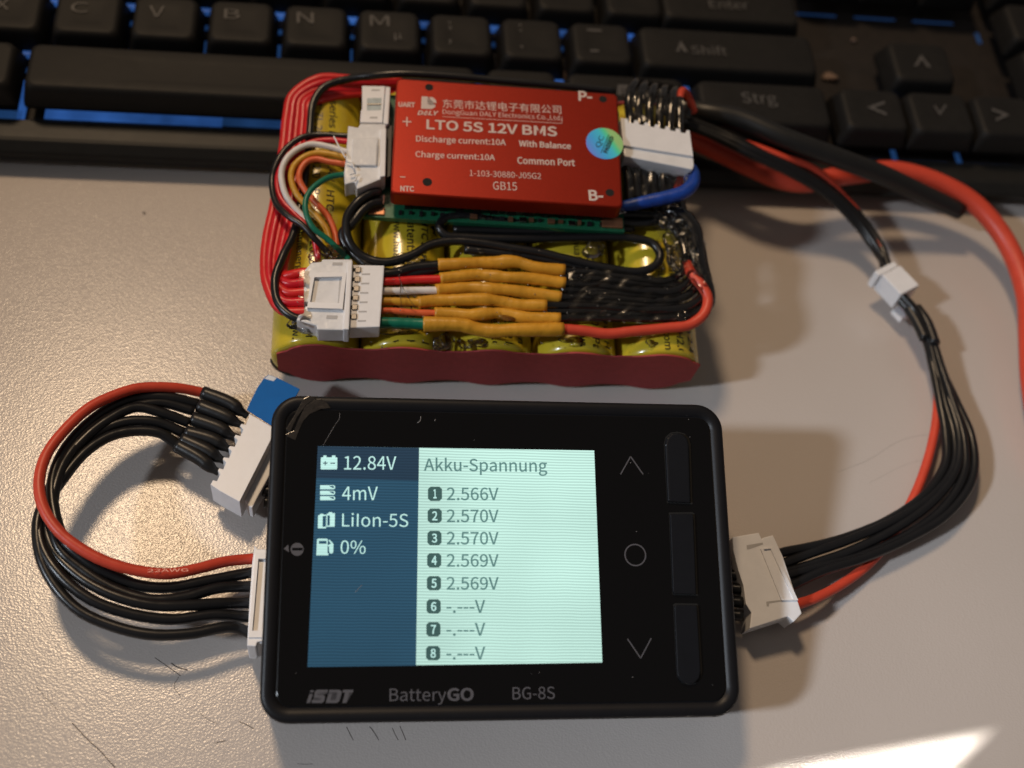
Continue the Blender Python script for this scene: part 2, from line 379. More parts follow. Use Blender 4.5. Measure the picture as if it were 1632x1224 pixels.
# ================================================================== DESK
desk_v = [(-700, -500, 0), (700, -500, 0), (700, 700, 0), (-700, 700, 0), (-700, -500, -25), (700, -500, -25), (700, 700, -25), (-700, 700, -25)]
desk = mesh("desk_surface", desk_v, [(0, 1, 2, 3), (7, 6, 5, 4), (0, 4, 5, 1), (1, 5, 6, 2), (2, 6, 7, 3), (3, 7, 4, 0)], "desk_laminate", loc=(0, 0, 0))
desk["kind"] = "structure"; desk["label"] = "pale grey-beige laminate desk top with fine pebbled texture"
S4 = lambda pts: crop(0, 950, 3.264, pts)
S5 = lambda pts: crop(400, 850, 3.71, pts)
for pts, r in ((S4([(805, 320), (870, 365), (940, 415)]), 0.07), (S4([(890, 348), (920, 368), (975, 385)]), 0.10), (S4([(930, 420), (905, 470), (940, 520)]), 0.045),
               (S4([(1040, 610), (1080, 640), (1130, 665)]), 0.04), (S4([(1240, 652), (1280, 668), (1320, 690)]), 0.07), (S4([(1115, 765), (1145, 758), (1175, 752)]), 0.08),
               (S4([(375, 660), (450, 740), (520, 805), (600, 894)]), 0.085), (S4([(190, 470), (240, 530), (300, 590)]), 0.035), (S4([(1545, 872), (1590, 875), (1625, 874)]), 0.05),
               (S5([(565, 1145), (585, 1185), (605, 1224)]), 0.07), (S5([(700, 1140), (730, 1180), (755, 1222)]), 0.08), (S5([(835, 1150), (850, 1185), (870, 1222)]), 0.06),
               (S5([(880, 1140), (898, 1180), (915, 1222)]), 0.07),
               ([(1500, 690), (1440, 700), (1380, 735), (1335, 752)], 0.022), ([(1385, 770), (1440, 742), (1480, 730)], 0.015), ([(228, 338), (230, 340), (232, 341)], 0.25)):
    tube("scratch", [TABLE.wat(x, y, 0.01) for x, y in pts], r, "scratch_dark", desk, seg=5, per=4, squash=0.3)

# ================================================================== KEYBOARD
kb = root("keyboard", KEYB.w((0, 40, -8)), "black German keyboard with blue backlight lying behind the battery pack", "keyboard")
KX0, KX1, KY1 = -190.0, 215.0, 125.0
def case_section(x):
    # rim profile (y, z) : front foot, front face, bevel, rim top
    prof = [(1.6, -6.5), (0.6, -5.0), (0.0, -2.6), (0.4, -1.9), (2.1, -0.25), (2.9, 0.0), (7.6, 0.25), (8.2, -0.2), (8.4, -2.6), (KY1, -2.6), (KY1, -7.5)]
    return [KEYB.w((x, y, z)) for y, z in prof]
v, f = loft([case_section(KX0), case_section(KX1)]); mesh("case", v, f, "case_black", kb)
mesh("base_plate", [KEYB.w(p) for p in ((KX0, 8.5, -2.4), (KX1, 8.5, -2.4), (KX1, KY1 - 1, -2.4), (KX0, KY1 - 1, -2.4))], [(0, 1, 2, 3)], "key_floor", kb)
for fx in (-150, 0, 180): box("rubber_foot", KEYB, fx, fx + 14, 6, 12, -8.6, -6.0, "component_black", kb, 0.3)

ZT = 9.0
def key(x0, x1, y0, y1, top=ZT, sculpt=0.35):
    """keycap: wide foot, narrower dished top"""
    rings = []
    cx, cy, w, h = (x0 + x1) / 2, (y0 + y1) / 2, x1 - x0, y1 - y0
    for ex, z, r in ((1.30, 2.7, 1.3), (1.25, 3.6, 1.4), (0.45, top - 1.6, 2.0), (0.12, top - 0.55, 2.1), (-0.35, top - 0.12, 2.0), (-1.0, top, 1.7)):
        rings.append([(p[0], p[1], z) for p in rrect(w + 2 * ex, h + 2 * ex, r, 5, cx, cy + (0.35 if ex > 1 else 0.0))])
    rings.append([(cx + (p[0] - cx) * 0.55, cy + (p[1] - cy) * 0.55, top - sculpt) for p in rings[-1]])
    v, f = loft(rings); o = mesh("key", [KEYB.w(p) for p in v], f, "key_black", kb, True)
    return o
R0, R1, R2, R3, R4 = (9.9, 23.0), (27.2, 40.4), (44.5, 57.7), (61.8, 75.0), (79.1, 92.3)
def row(r, xs): return [key(a, b, *r) for a, b in xs]
pitch = 17.5
k1 = row(R1, [(-121.7 + pitch * i - 17.5, -107.7 + pitch * i - 17.5) for i in range(9)] + [(18.2, 32.3), (35.6, 80.3)])
k0 = row(R0, [(-150.5, -131.0), (-127.0, -111.6), (-107.9, -7.2), (-3.5, 12.4), (16.0, 44.2), (48.3, 80.6), (85.2, 100.6), (103.2, 118.4), (121.0, 136.0), (141.0, 171.0)])
k2 = row(R2, [(-112.0 + pitch * i, -98.0 + pitch * i) for i in range(9)] + [(43.2, 78.6)])
k2b = row(R1, [(102.0, 117.6), (139.5, 153.5), (157.0, 171.0)]) + row(R2, [(139.5, 153.5), (157.0, 171.0)])
k3 = row(R3, [(-25.0 + pitch * i, -11.0 + pitch * i) for i in range(5)] + [(84.6, 98.6), (101.9, 115.9), (119.2, 133.2), (139.5, 153.5), (157.0, 171.0)])
KL = ZT - 0.30
Cx = lambda pts: crop(0, 0, 2.72, pts)
def leg(s, lb, rb, h, parent, bold=0.0): T(KEYB, s, lb, rb, h, KL + 0.22, "legend", parent, bold, name="legend")
leg("X", (-8, 15), (14, 15), 16, k1[1]); leg("C", (112, 19), (140, 20), 16, k1[2]); leg("V", (237, 26), (262, 26.5), 17, k1[3]); leg("B", (357, 29), (382, 30), 15, k1[4])
leg("N", (473, 36), (500, 37), 17, k1[5]); leg("M", (590, 40.5), (621, 41.5), 16.5, k1[6]); leg("µ", (629, 65), (641, 65.5), 12, k1[6])
leg(";", (715, 48), (720, 48.2), 14, k1[7]); leg(",", (715, 70), (720, 70.2), 7, k1[7]); leg(":", (828, 50), (832, 50.2), 12, k1[8]); leg(".", (830, 76), (834, 76.2), 4, k1[8])
leg("_", (936, 49), (959, 50), 3, k1[9]); leg("-", (941, 82), (955, 82.6), 3, k1[9])
leg("Shift", (1103, 86), (1160, 88), 14, k1[10]); P_(KEYB, Cx([]) or [(1078, 82), (1085, 65), (1096, 82.5), (1090, 82.3), (1085, 74), (1082, 82)], KL + 0.22, "legend", k1[10], "legend")
leg("Strg", (1185, 169), (1241, 171), 22, k0[5]); leg("Enter", (1132, 13), (1194, 15), 13, k2[9])
def chev(c, d, parent):
    P_(KEYB, [(c[0] + p[0], c[1] + p[1]) for p in d], KL + 0.22, "legend", parent, "legend")
chev((1396, 171), [(-14, 0), (14, -10), (14, -6), (-4, 0.5), (17, 9), (17, 13)], k0[6])
chev((1498, 175), [(-10, -7), (0, 9), (11, -8), (8, -8), (0, 4), (-7, -7)], k0[7])
chev((1595, 182), [(-14, -10), (14, 1), (-8, 11), (-8, 7), (5, 1), (-14, -6)], k0[8])
chev((1468, 98), [(-11, 7), (0, -11), (16, 9), (10, 9), (1, -4), (-6, 7)], k2b[0])
P_(KEYB, [(985, 135), (1004, 136), (1003, 152), (984, 151)], KL + 0.2, "legend", k0[4], "legend")
for q in (139, 143, 147): P_(KEYB, [(988, q), (1001, q + 0.6), (1001, q + 2), (988, q + 1.4)], KL + 0.24, "key_black", k0[4], "legend")
# blue light showing between the keys
def led(x0, x1, y0, y1, z=-2.2): box("backlight", KEYB, x0, x1, y0, y1, z - 0.1, z, "led_blue", kb, 0)
def led(x0, x1, y0, y1, z=-2.2, m="led_blue"): box("backlight", KEYB, x0, x1, y0, y1, z - 0.1, z, m, kb, 0)
def post(gx, y, w=1.7): box("glow_post", KEYB, gx - w, gx + w, y - 0.6, y + 0.6, 2.3, 3.7, "led_blue", kb, 0.1)  # glowing block added for the blue backlight glow in the row gaps
for i in range(9): post(-106 + pitch * i, 42.5)
post(33.9, 42.5)
for gx in (-109.8, -5.4, 14.2, 46.2, 102.2): post(gx, 25.1)
led(-106.0, -66, 10.5, 13.8); led(-66, -30, 10.9, 13.8, m="led_dim"); led(-128, -111, 9.0, 12.5, m="led_dim"); led(-112.0, -110.2, 10, 22)
for i in range(9): led(-106.9 + pitch * i, -105.9 + pitch * i, 25.5, 38, m="led_dim")
for a in (85.0, 103.0, 120.6): led(a, a + 13, 8.8, 10.0, m="led_dim"); led(a - 1.8, a - 0.4, 9.4, 14, m="led_dim")
for a in (84.4, 101.7, 119.0): led(a, a + 12, 60.8, 61.5, m="led_faint")
for yy in (24.4, 41.7): led(-126, 34, yy, yy + 1.6, m="led_dim")
led(36, 80, 41.7, 43.0, m="led_dim"); led(48, 80, 24.4, 25.8, m="led_dim")
led(136.6, 137.8, 54, 58, m="led_faint"); led(136.8, 138.4, 26, 29)
for i, (q, s) in enumerate((((90, 30), 2.0), ((447, 40), 1.5), ((565, 50), 2.0), ((905, 68), 1.8), ((895, 122), 2.2), ((1325, 122), 1.9), ((1360, 65), 0.7), ((790, 62), 1.5))):
    blob("warm_floor_light", KEYB.wat(*q, -1.8), (s, s * 0.7, 0.7), "warm_floor_light", kb, i, 0.5, 2)  # brown lumps paint warm room light reflected by the floor between keys

# ================================================================== BATTERY PACK
pk = root("battery_pack", PACK.w((-6, 32, 0)), "row of five olive-yellow round cells with dark red end paper", "battery pack")
RAD, LEN = 9.0, 64.0
CXS = [-42.0, -24.0, -6.0, 12.0, 30.0]
def cell(cx):
    prof = [(5.0, 0.0), (8.0, 0.0), (8.6, 0.2), (8.92, 0.75), (9.0, 1.6), (9.0, LEN - 1.6), (8.9, LEN - 0.7), (8.4, LEN - 0.1), (5, LEN)]
    n = 56; rings = [[PACK.w((cx + r * math.sin(2 * math.pi * i / n), y, RAD + r * math.cos(2 * math.pi * i / n))) for i in range(n)] for r, y in prof]
    v, f = loft(rings); return mesh("cell", v, f, "cell_wrap", pk, True)
def cell_text(o, cx, s, y_start, off, cap, length, bold=0.006):
    v, f, _ = text_geo(s, bold)
    h = cap; out = []
    keep_v = []
    for p in v:
        yy = y_start - p[0] * length; a = (off + (p[1] - 0.5) * h) / RAD; r = RAD + 0.05
        keep_v.append((cx + r * math.sin(a), yy, RAD + r * math.cos(a)))
    ok = [0.6 < q[1] < LEN - 0.6 for q in keep_v]
    ff = [t for t in f if all(ok[i] for i in t)]
    used = sorted({i for t in ff for i in t}); mp = {i: k for k, i in enumerate(used)}
    if ff: mesh("print", [PACK.w(keep_v[i]) for i in used], [tuple(mp[i] for i in t) for t in ff], "print_black", o)
LINES = ("www.huahuienergy.com", "Patent: ZL 2013 2 H2.0", "HTC series Li-ion 2.4V")
starts = []
for cx, (xs, ys), off0 in zip(CXS, ((540, 303), (650, 345), (790, 400), (940, 345), (1060, 388)), (-4.0, -2.0, 0.0, 0.2, 0.1)):
    o = cell(cx); y0 = PACK.at(xs, ys, 18)[1]
    for rep in (-1, 0, 1, 2):
        for i, s in enumerate(LINES):
            cell_text(o, cx, s, y0 - 29.0 * rep + 29 * 0, off0 + 3.1 * i, 2.1 if i == 0 else 1.75, (25.5, 26.2, 26.8)[i])
        # small swoosh mark beside the lettering
        yy = y0 - 29.0 * rep
        sw = [(off0 + 8.4, yy - 0.5), (off0 + 9.6, yy - 1.4), (off0 + 8.9, yy - 2.0), (off0 + 10.2, yy - 3.2), (off0 + 8.2, yy - 2.6), (off0 + 8.6, yy - 1.8), (off0 + 7.6, yy - 1.4)]
        if all(1 < q[1] < LEN - 1 for q in sw) and off0 > -3:
            ring = [PACK.w((cx + 9.05 * math.sin(q[0] / 9), q[1], 9 + 9.05 * math.cos(q[0] / 9))) for q in sw]
            mesh("print", ring, [tuple(range(len(ring)))], "print_black", o)
# black filler strips that darken the gaps between the cells
for gx in (-33, -15, 3, 21): box("gap_strip", PACK, gx - 1.6, gx + 1.6, 1.0, LEN - 1, 5.0, 9.5, "cell_dark", pk, 0.2)
# scalloped fish paper on both ends
def paper(y):
    top, bot = [], []
    for i in range(161):
        x = -49.6 + i * (38.4 + 49.6) / 160
        d = min(abs(x - c) for c in CXS); h = math.sqrt(max(0, 8.75 ** 2 - min(d, 8.75) ** 2))
        edge = min(x + 49.6, 38.4 - x); lim = math.sqrt(max(0, 8.5 ** 2 - max(0, 8.5 - edge) ** 2))
        mid = 1.0 if -42 < x < 30 else 0.0
        h = max(h, 6.9) if mid else h
        h = min(h, lim + 0.4) + 0.14 * math.sin(x * 0.31 + 1) + 0.1 * math.sin(x * 0.9)
        top.append((x, 9 + h)); bot.append((x, 9 - h + 0.35))
    sm = lambda L: [(L[i][0], sum(L[j][1] for j in range(max(0, i - 4), min(len(L), i + 5))) / (min(len(L), i + 5) - max(0, i - 4))) for i in range(len(L))]
    top, bot = sm(top), sm(bot); v, f = [], []
    for (x, a), (_, b) in zip(top, bot):
        wv = 0.10 * math.sin(x * 0.35)
        for yy in (y - 0.35, y): v += [PACK.w((x, yy + wv, b)), PACK.w((x, yy + wv, a))]
    n = len(top)
    for i in range(n - 1):
        a, b = i * 4, i * 4 + 4
        f += [(a, b, b + 1, a + 1), (a + 3, b + 3, b + 2, a + 2), (a + 1, b + 1, b + 3, a + 3), (a + 2, b + 2, b, a)]
    f += [(0, 1, 3, 2), (4 * n - 4, 4 * n - 2, 4 * n - 1, 4 * n - 3)]
    mesh("insulating_paper", v, f, "fish_paper", pk)
paper(-0.15); paper(LEN + 0.55)
tube("dark_rim", [PACK.w((-42 + 9.02 * math.sin(a), 0.9, 9 + 9.02 * math.cos(a))) for a in np.linspace(-2.9, -1.75, 10)], [0.5, 0.9, 0.9, 0.4], "cell_dark", pk)  # dark curve along the first cell's lower left edge

# ================================================================== PROTECTION BOARD
bd = root("protection_board", BOARD.w((0, 0, -8)), "red metal covered battery protection board on top of the cells", "circuit board")
HW, HH = 23.95, 14.63
def plate():
    rings = []
    for ins, z in ((0.0, -4.0), (0.0, -0.35), (0.12, -0.1), (0.4, 0.0)):
        rings.append([BOARD.w((p[0], p[1], z)) for p in rrect(2 * HW - 2 * ins, 2 * HH - 2 * ins, 1.1 if ins < 0.2 else 0.9, 5)])
    v, f = loft(rings); return mesh("cover_plate", v, f, "anodised_red", bd)
pl = plate()
for hx, hy, hr in ((684, 139, 6.2), (961, 158, 6.2), (681, 290, 7.0), (972, 307, 6.4)):
    c = BOARD.at(hx, hy, 0.02); r = hr / 7.1
    v = [BOARD.w((c[0] + r * math.cos(a), c[1] + r * math.sin(a), 0.03)) for a in np.linspace(0, 2 * math.pi, 25)[:-1]]
    mesh("screw_hole", v, [tuple(range(24))], "hole_black", pl)
ZP = 0.05
def BT(s, lb, rb, h, bold=0.0, **k): return T(BOARD, s, lb, rb, h, ZP, "plate_print", pl, bold, **k)
BT("东莞市达锂电子有限公司", (705.3, 171.8), (894.6, 181.8), 14)
BT("DongGuan DALY Electronics Co.,Ltd.", (705.3, 183.8), (895.5, 194.2), 10.2)
P_(BOARD, [(705, 185.4), (896, 196.2), (896, 196.9), (705, 186.1)], 0.04, "plate_print", pl); P_(BOARD, [(895.3, 186), (896, 186), (896, 195), (895.3, 195)], 0.04, "plate_print", pl)
BT("LTO 5S 12V BMS", (679.5, 205.8), (888, 217.6), 15.8, 0.009)
BT("Discharge current:10A", (663, 228.4), (806.4, 234.6), 13.2, 0.006)
BT("With Balance", (827, 233.2), (910, 237.8), 10.3, 0.01)
BT("Charge current:10A", (662, 253), (789, 258.6), 12.9, 0.006)
BT("Common Port", (824.7, 261), (916.6, 265), 11.2, 0.008)
BT("1-103-30880-J05G2", (748.5, 280.2), (862.4, 285.4), 9.4)
BT("GB15", (786, 302.2), (824, 303.6), 13)
BT("P-", (922, 160.2), (944, 161.8), 15.6, 0.012); BT("B-", (939, 319.6), (962, 320.0), 17, 0.012)
BT("UART", (635, 170.2), (661.5, 171.2), 8, 0.012); BT("NTC", (638, 304.6), (660, 305.4), 8.8, 0.012)
BT("+", (641.5, 200.8), (655.5, 201.4), 14.5); P_(BOARD, [(637.5, 281), (646, 281.4), (646, 282.8), (637.5, 282.4)], ZP, "plate_print", pl)
BT("DALY", (665, 183), (699.5, 184), 7, 0.012, shear=0.25)
P_(BOARD, [(672, 153.6), (681.5, 153.8), (681, 165), (683.5, 167.4), (694.6, 167.8), (692.5, 171.4), (688, 173.8), (671, 173.2)], ZP, "plate_print", pl)
P_(BOARD, [(684, 154.6), (689, 155), (693, 157.4), (695.2, 161), (695.4, 165), (690.5, 163), (686, 158.6)], ZP, "plate_print", pl)
# holographic inspection sticker
sc_c = BOARD.at(963.5, 229, 0.0)
v, f = loft([[BOARD.w((sc_c[0] + 4.0 * math.cos(a), sc_c[1] + 4.0 * math.sin(a), z)) for a in np.linspace(0, 2 * math.pi, 41)[:-1]] for z in (0.02, 0.10)])
st = mesh("sticker", v, f, "hologram", bd)
T(BOARD, "QC", (957.8, 236.5), (965.0, 218.5), 10, 0.13, "print_black", st, 0.0, up=(-0.93, -0.38))
P_(BOARD, [(957.6, 243.2), (958.6, 243.6), (970.8, 214.6), (969.8, 214.2)], 0.13, "print_black", st)
T(BOARD, "PASSED", (968.2, 244.8), (979.0, 218.6), 7.6, 0.13, "print_black", st, 0.02, up=(-0.93, -0.38))
# clear tape over the plate edge, bare board below with its parts
box("circuit_board", BOARD, -29.4, 25.6, -16.2, 15.4, -8.2, -6.8, "pcb_green", bd, 0.1)
pcb = bpy.data.objects["circuit_board"]
for i in range(22):
    x = -22 + i * 2.1 + random.uniform(-0.4, 0.4); w = random.choice((0.7, 1.0, 1.5))
    box("component", BOARD, x, x + w, -15.6 + random.uniform(0, 0.5), -14.4, -6.8, -6.8 + random.uniform(0.4, 0.9), random.choice(("component_black", "component_black", "solder", "copper_pad")), pcb, 0.06)
for i in range(12):
    x = -21 + i * 3.6; box("component", BOARD, x, x + 1.6, -13.9, -12.4, -6.8, -5.4, "component_black", pcb, 0.1)
box("solder_pad", BOARD, -28.6, -25.2, -13.4, -10.8, -6.8, -6.2, "solder", pcb, 0.2); box("solder_pad", BOARD, -28.4, -25.0, -15.8, -13.9, -6.8, -6.4, "copper_pad", pcb, 0.2)
box("solder_pad", BOARD, 20.6, 25.2, -15.6, -13.0, -6.8, -6.1, "copper_pad", pcb, 0.3)
T(BOARD, "DL-J0562 V1.", (786, 340), (852, 341.5), 6, -6.76, "plate_print", pcb); T(BOARD, "C13", (757, 335), (776, 335.5), 5, -6.76, "plate_print", pcb)
c4 = lambda pts: crop(410, 100, 5.323, pts)
# UART socket
prism_px("socket", BOARD, c4([(890, 195), (1085, 198), (1062, 508), (872, 505), (880, 400), (889, 395)]), -6.8, -2.6, "nylon_white", bd, 0.25)
sk = bpy.data.objects["socket"]
prism_px("socket_flange", BOARD, c4([(1090, 200), (1130, 205), (1112, 520), (1068, 515)]), -6.8, -2.2, "nylon_white", sk, 0.2)
P_(BOARD, c4([(932, 300), (1055, 298), (1050, 400), (930, 405)]), -2.57, "window_pale", sk, "window")
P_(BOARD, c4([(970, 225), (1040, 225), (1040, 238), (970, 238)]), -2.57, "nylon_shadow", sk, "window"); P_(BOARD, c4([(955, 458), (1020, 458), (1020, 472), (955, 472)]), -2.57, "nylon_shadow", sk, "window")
prism_px("pin", BOARD, c4([(932, 345), (1050, 343), (1050, 356), (932, 358)]), -2.7, -2.4, "solder", sk, 0.05)
prism_px("socket", BOARD, c4([(1100, 540), (1150, 520), (1135, 960), (1092, 985)]), -6.8, -3.2, "component_black", bd, 0.2)  # black block standing for the dark gap between plug and cover plate

# ================================================================== COLOURED WIRE LOOP (board plug, six wires)
hl = root("wire_loop", PACK.wat(480, 300, 18), "loop of six coloured wires from white plug at the board's left edge", "wire harness")
prism_px("plug", BOARD, c4([(770, 532), (855, 548), (872, 516), (1092, 518), (1078, 975), (1040, 990), (845, 1072), (828, 1010), (742, 1032), (735, 930), (752, 800)]), -6.6, -2.0, "nylon_glued", hl, 0.3)
pg = bpy.data.objects["plug"]
prism_px("latch", BOARD, c4([(810, 640), (1025, 632), (1015, 870), (795, 868)]), -2.4, -1.45, "nylon_glued", pg, 0.25)
prism_px("flange", BOARD, c4([(1045, 560), (1095, 555), (1086, 960), (1040, 968)]), -6.0, -1.2, "nylon_white", pg, 0.2)
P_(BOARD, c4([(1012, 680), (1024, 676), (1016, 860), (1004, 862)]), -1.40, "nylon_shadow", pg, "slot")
for nm, col, z, pts in (
    ("black", "wire_black", (22.5, 22, 21.5, 21.5, 21, 20.5, 20, 20.5, 21.5, 22, 21.5, 20), [(556, 217), (530, 215.5), (504, 215), (481, 219), (457, 236), (440, 262), (433.5, 288), (439, 322), (457, 343), (483, 360), (501, 380), (522, 402)]),
    ("crimson", "wire_crimson", (22.5, 21.8, 21.5, 21, 20.5, 20, 19.8, 20, 20.5, 21, 19.5), [(556, 226), (523, 223.5), (494, 228), (466, 245), (448, 268), (442, 290), (447, 315), (468, 340), (488, 360), (500, 378), (507, 415)]),
    ("white", "wire_white", (22.5, 22.2, 22, 22, 22, 21.5, 21, 20.5, 20, 19.5), [(556, 243), (523, 233.5), (495, 230), (472, 239), (455, 256), (448.5, 278), (455, 310), (467, 328), (486, 350), (512, 392)]),
    ("yellow", "wire_yellow", (22.5, 22.2, 22, 22, 21.6, 21.2, 20.8, 20.4, 20, 19.8, 19.6), [(554, 252), (523, 245), (504, 244), (485, 250), (468.5, 265), (464, 284), (472, 308), (486, 325), (507, 347), (520, 365), (528, 395)]),
    ("orange", "wire_orange", (22.5, 22.2, 22, 22, 21.8, 21.5, 21.2, 20.8, 20.4, 20, 19.8), [(554, 262), (526, 258), (504, 253.5), (489, 258), (479, 271), (477, 286), (486, 303), (502, 322), (522, 344), (533, 368), (538, 400)]),
    ("green", "wire_green", (22.5, 23.2, 23.6, 23.8, 23.8, 23.5, 22.8, 21.8, 20.8, 20), [(552, 277), (526, 282), (508, 292), (494, 305), (487, 321), (489, 344), (501, 365), (522, 381), (541, 399), (556, 414)])):
    w = tube("wire", [PACK.wat(p[0], p[1], zz) for p, zz in zip(pts, z)], 0.66 if nm != "green" else 0.60, col, hl); w["label"] = nm + " wire of the loop"

# ================================================================== RED RIBBON (five red wires, black companion, socket housing)
rb = root("ribbon_cable", PACK.wat(440, 400, 10), "flat bundle of red wires with one black wire along the pack's left side", "wire harness")
c7 = lambda pts: crop(410, 300, 3.827, pts)
for k in range(5):
    t = k / 4.0
    L = lambda a, b: (a[0] + (b[0] - a[0]) * t, a[1] + (b[1] - a[1]) * t)
    zz = 2.2 * math.sin(math.pi * t)
    pts = [(L((640, 128), (640, 146)), 19 - 2.2 * t), (L((560, 126), (560, 150)), 19 - 2.2 * t), (L((508, 125), (526, 156)), 19.2 - 1.5 * t), (L((466, 152), (494, 166)), 18.5), (L((457, 185), (492, 190)), 18.2), (L((452, 230), (488, 232)), 18.0),
           (L((444, 280), (482, 282)), 17.6), (L((436, 330), (472, 334)), 17.2), (L((426, 375), (462, 378)), 17.4), (L((421.5, 418), (452, 420)), 18.0), (L((425, 452), (452, 440)), 18.8), (L((448, 494), (464, 430 + 8)), 19.6), (L((486, 497), (486, 434)), 20.2), (L((500, 497), (500, 436)), 20.2)]
    tube("wire", [PACK.wat(p[0], p[1], z + 0.15 * math.sin(k * 2.1)) for p, z in pts], 0.98, "wire_crimson" if k % 2 else "wire_red", rb)
bw = tube("wire", px(BOARD, [(980, 146, -3), (900, 137.5, -2.6), (800, 129, -2.4), (700, 120, -2.2), (640, 117.5, -2.4)]) + px(PACK, [(600, 120, 24), (560, 125, 22), (518, 138, 20.5), (500, 162, 20), (494, 210, 19.8), (489, 260, 19.5), (480, 320, 19.2), (468, 372, 19.4), (450, 410, 20), (438, 446, 20.2), (443, 482, 20.2), (462, 502, 20.4), (492, 514, 20.4)]), 0.85, "wire_black", rb); bw["label"] = "black wire beside the red ones"
SOC = PACK
prism_px("socket", SOC, c7([(282, 505), (330, 452), (392, 447), (396, 432), (580, 432), (556, 865), (365, 862), (362, 838), (238, 805), (252, 770), (285, 760)]), 18.4, 23.4, "nylon_glued", rb, 0.3)
ss = bpy.data.objects["socket.002"] if "socket.002" in bpy.data.objects else rb
prism_px("flange", SOC, c7([(548, 445), (582, 440), (560, 862), (524, 860)]), 18.6, 24.2, "nylon_white", ss, 0.25)
# raised frame round the latch window
def ring_px(name, fr, outer, inner, z0, z1, m, parent):
    n = len(outer); O1 = [fr.at(x, y, z1)[:2] for x, y in outer]; I1 = [fr.at(x, y, z1)[:2] for x, y in inner]; v, f = [], []
    for i in range(n): v += [fr.w((*O1[i], z0)), fr.w((*O1[i], z1)), fr.w((*I1[i], z1)), fr.w((*I1[i], z0))]
    for i in range(n):
        a, b = 4 * i, 4 * ((i + 1) % n)
        f += [(a, a + 1, b + 1, b), (a + 1, a + 2, b + 2, b + 1), (a + 2, a + 3, b + 3, b + 2)]
    return mesh(name, v, f, m, parent)
ring_px("latch_frame", SOC, c7([(328, 515), (545, 513), (520, 735), (305, 728)]), c7([(348, 542), (518, 538), (498, 702), (322, 694)]), 23.3, 24.15, "nylon_white", ss)
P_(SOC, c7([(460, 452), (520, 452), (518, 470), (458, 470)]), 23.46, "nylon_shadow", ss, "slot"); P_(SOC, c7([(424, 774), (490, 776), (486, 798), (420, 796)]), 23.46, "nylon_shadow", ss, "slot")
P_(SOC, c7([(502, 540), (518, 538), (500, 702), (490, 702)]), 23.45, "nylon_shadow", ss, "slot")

# ================================================================== SPLICED LEAD (pin plug, coloured wires, yellow sleeves, black wires, lower right plug)
sp = root("spliced_lead", PACK.wat(790, 480, 18), "wires spliced under six yellow shrink sleeves glued across the cells", "wire harness")
prism_px("plug", PACK, c7([(584, 466), (776, 470), (748, 845), (562, 852)]), 18.4, 23.0, "nylon_white", sp, 0.25)
ppl = bpy.data.objects["plug.001"]
for i in range(6):
    y0 = 495 + i * 57; x0 = 612 - i * 5
    prism_px("pin", PACK, c7([(x0 - 12, y0 - 16), (x0 + 22, y0 - 16), (x0 + 20, y0 + 18), (x0 - 15, y0 + 18)]), 22.2, 23.28, "solder", ppl, 0.15)
    P_(PACK, c7([(x0 - 26, y0 - 8), (x0 - 13, y0 - 8), (x0 - 15, y0 + 14), (x0 - 28, y0 + 14)]), 23.03, "hole_black", ppl, "slot")
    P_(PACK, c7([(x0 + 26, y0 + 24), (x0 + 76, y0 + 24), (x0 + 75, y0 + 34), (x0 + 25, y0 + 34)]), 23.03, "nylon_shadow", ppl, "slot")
c8 = lambda pts: crop(660, 310, 3.95, pts)
SL = [[(150, 442), (280, 436), (400, 430), (520, 428), (640, 424), (760, 458), (945, 478)], [(163, 530), (290, 515), (420, 508), (520, 516), (600, 522), (740, 530), (950, 558)],
      [(138, 603), (260, 592), (370, 586), (480, 594), (600, 602), (750, 622), (925, 648)], [(25, 680), (140, 668), (250, 664), (450, 662), (560, 676), (640, 694), (835, 698)],
      [(128, 748), (240, 750), (350, 758), (450, 752), (550, 748), (700, 774), (920, 782)], [(58, 816), (180, 816), (300, 822), (400, 848), (500, 860), (620, 852), (740, 852), (937, 848)]]
LC = [("wire_black", 438, 1.25), ("wire_red", 449, 1.0), ("wire_white", 464, 0.95), ("wire_yellow", 480, 1.0), ("wire_orange", 495, 0.85), ("wire_green", 514, 1.35)]
for k, (pts, (cm, y0, wr)) in enumerate(zip(SL, LC)):
    q = c8(pts); z = 20.3 + (0.35 if k % 2 else 0.0)
    n = len(q)
    rr = [1.30, 1.22, 1.26, 1.18, 1.30, 1.36, 1.15, 1.22, 1.30, 1.25, 1.26]
    if k == 5: rr = [1.60, 1.52, 1.42, 1.5, 1.36, 1.5, 1.3, 1.4, 1.45, 1.45]
    if k == 0: rr = [1.34, 1.25, 1.2, 1.28, 1.5, 1.2, 1.25, 1.35]
    s_ = tube("shrink_sleeve", [PACK.wat(a, b, z + 0.25 * math.sin(1.7 * i + k)) for i, (a, b) in enumerate(q)], rr, "shrink_yellow", sp, seg=14)
    x1, y1 = q[0]
    w = tube("wire", px(PACK, [(600, y0, 20.6), (630, y0 + (y1 - y0) * 0.2, 20.6), (660, y0 + (y1 - y0) * 0.7, 20.4), (x1 + 12, y1, z)]), wr * 0.82, cm, sp)
    w["label"] = cm[5:] + " wire entering its yellow sleeve"
tube("wire", px(PACK, [(602, 446, 19.6), (640, 446, 19.8), (700, 447, 19.8)]), 0.8, "wire_crimson", sp)
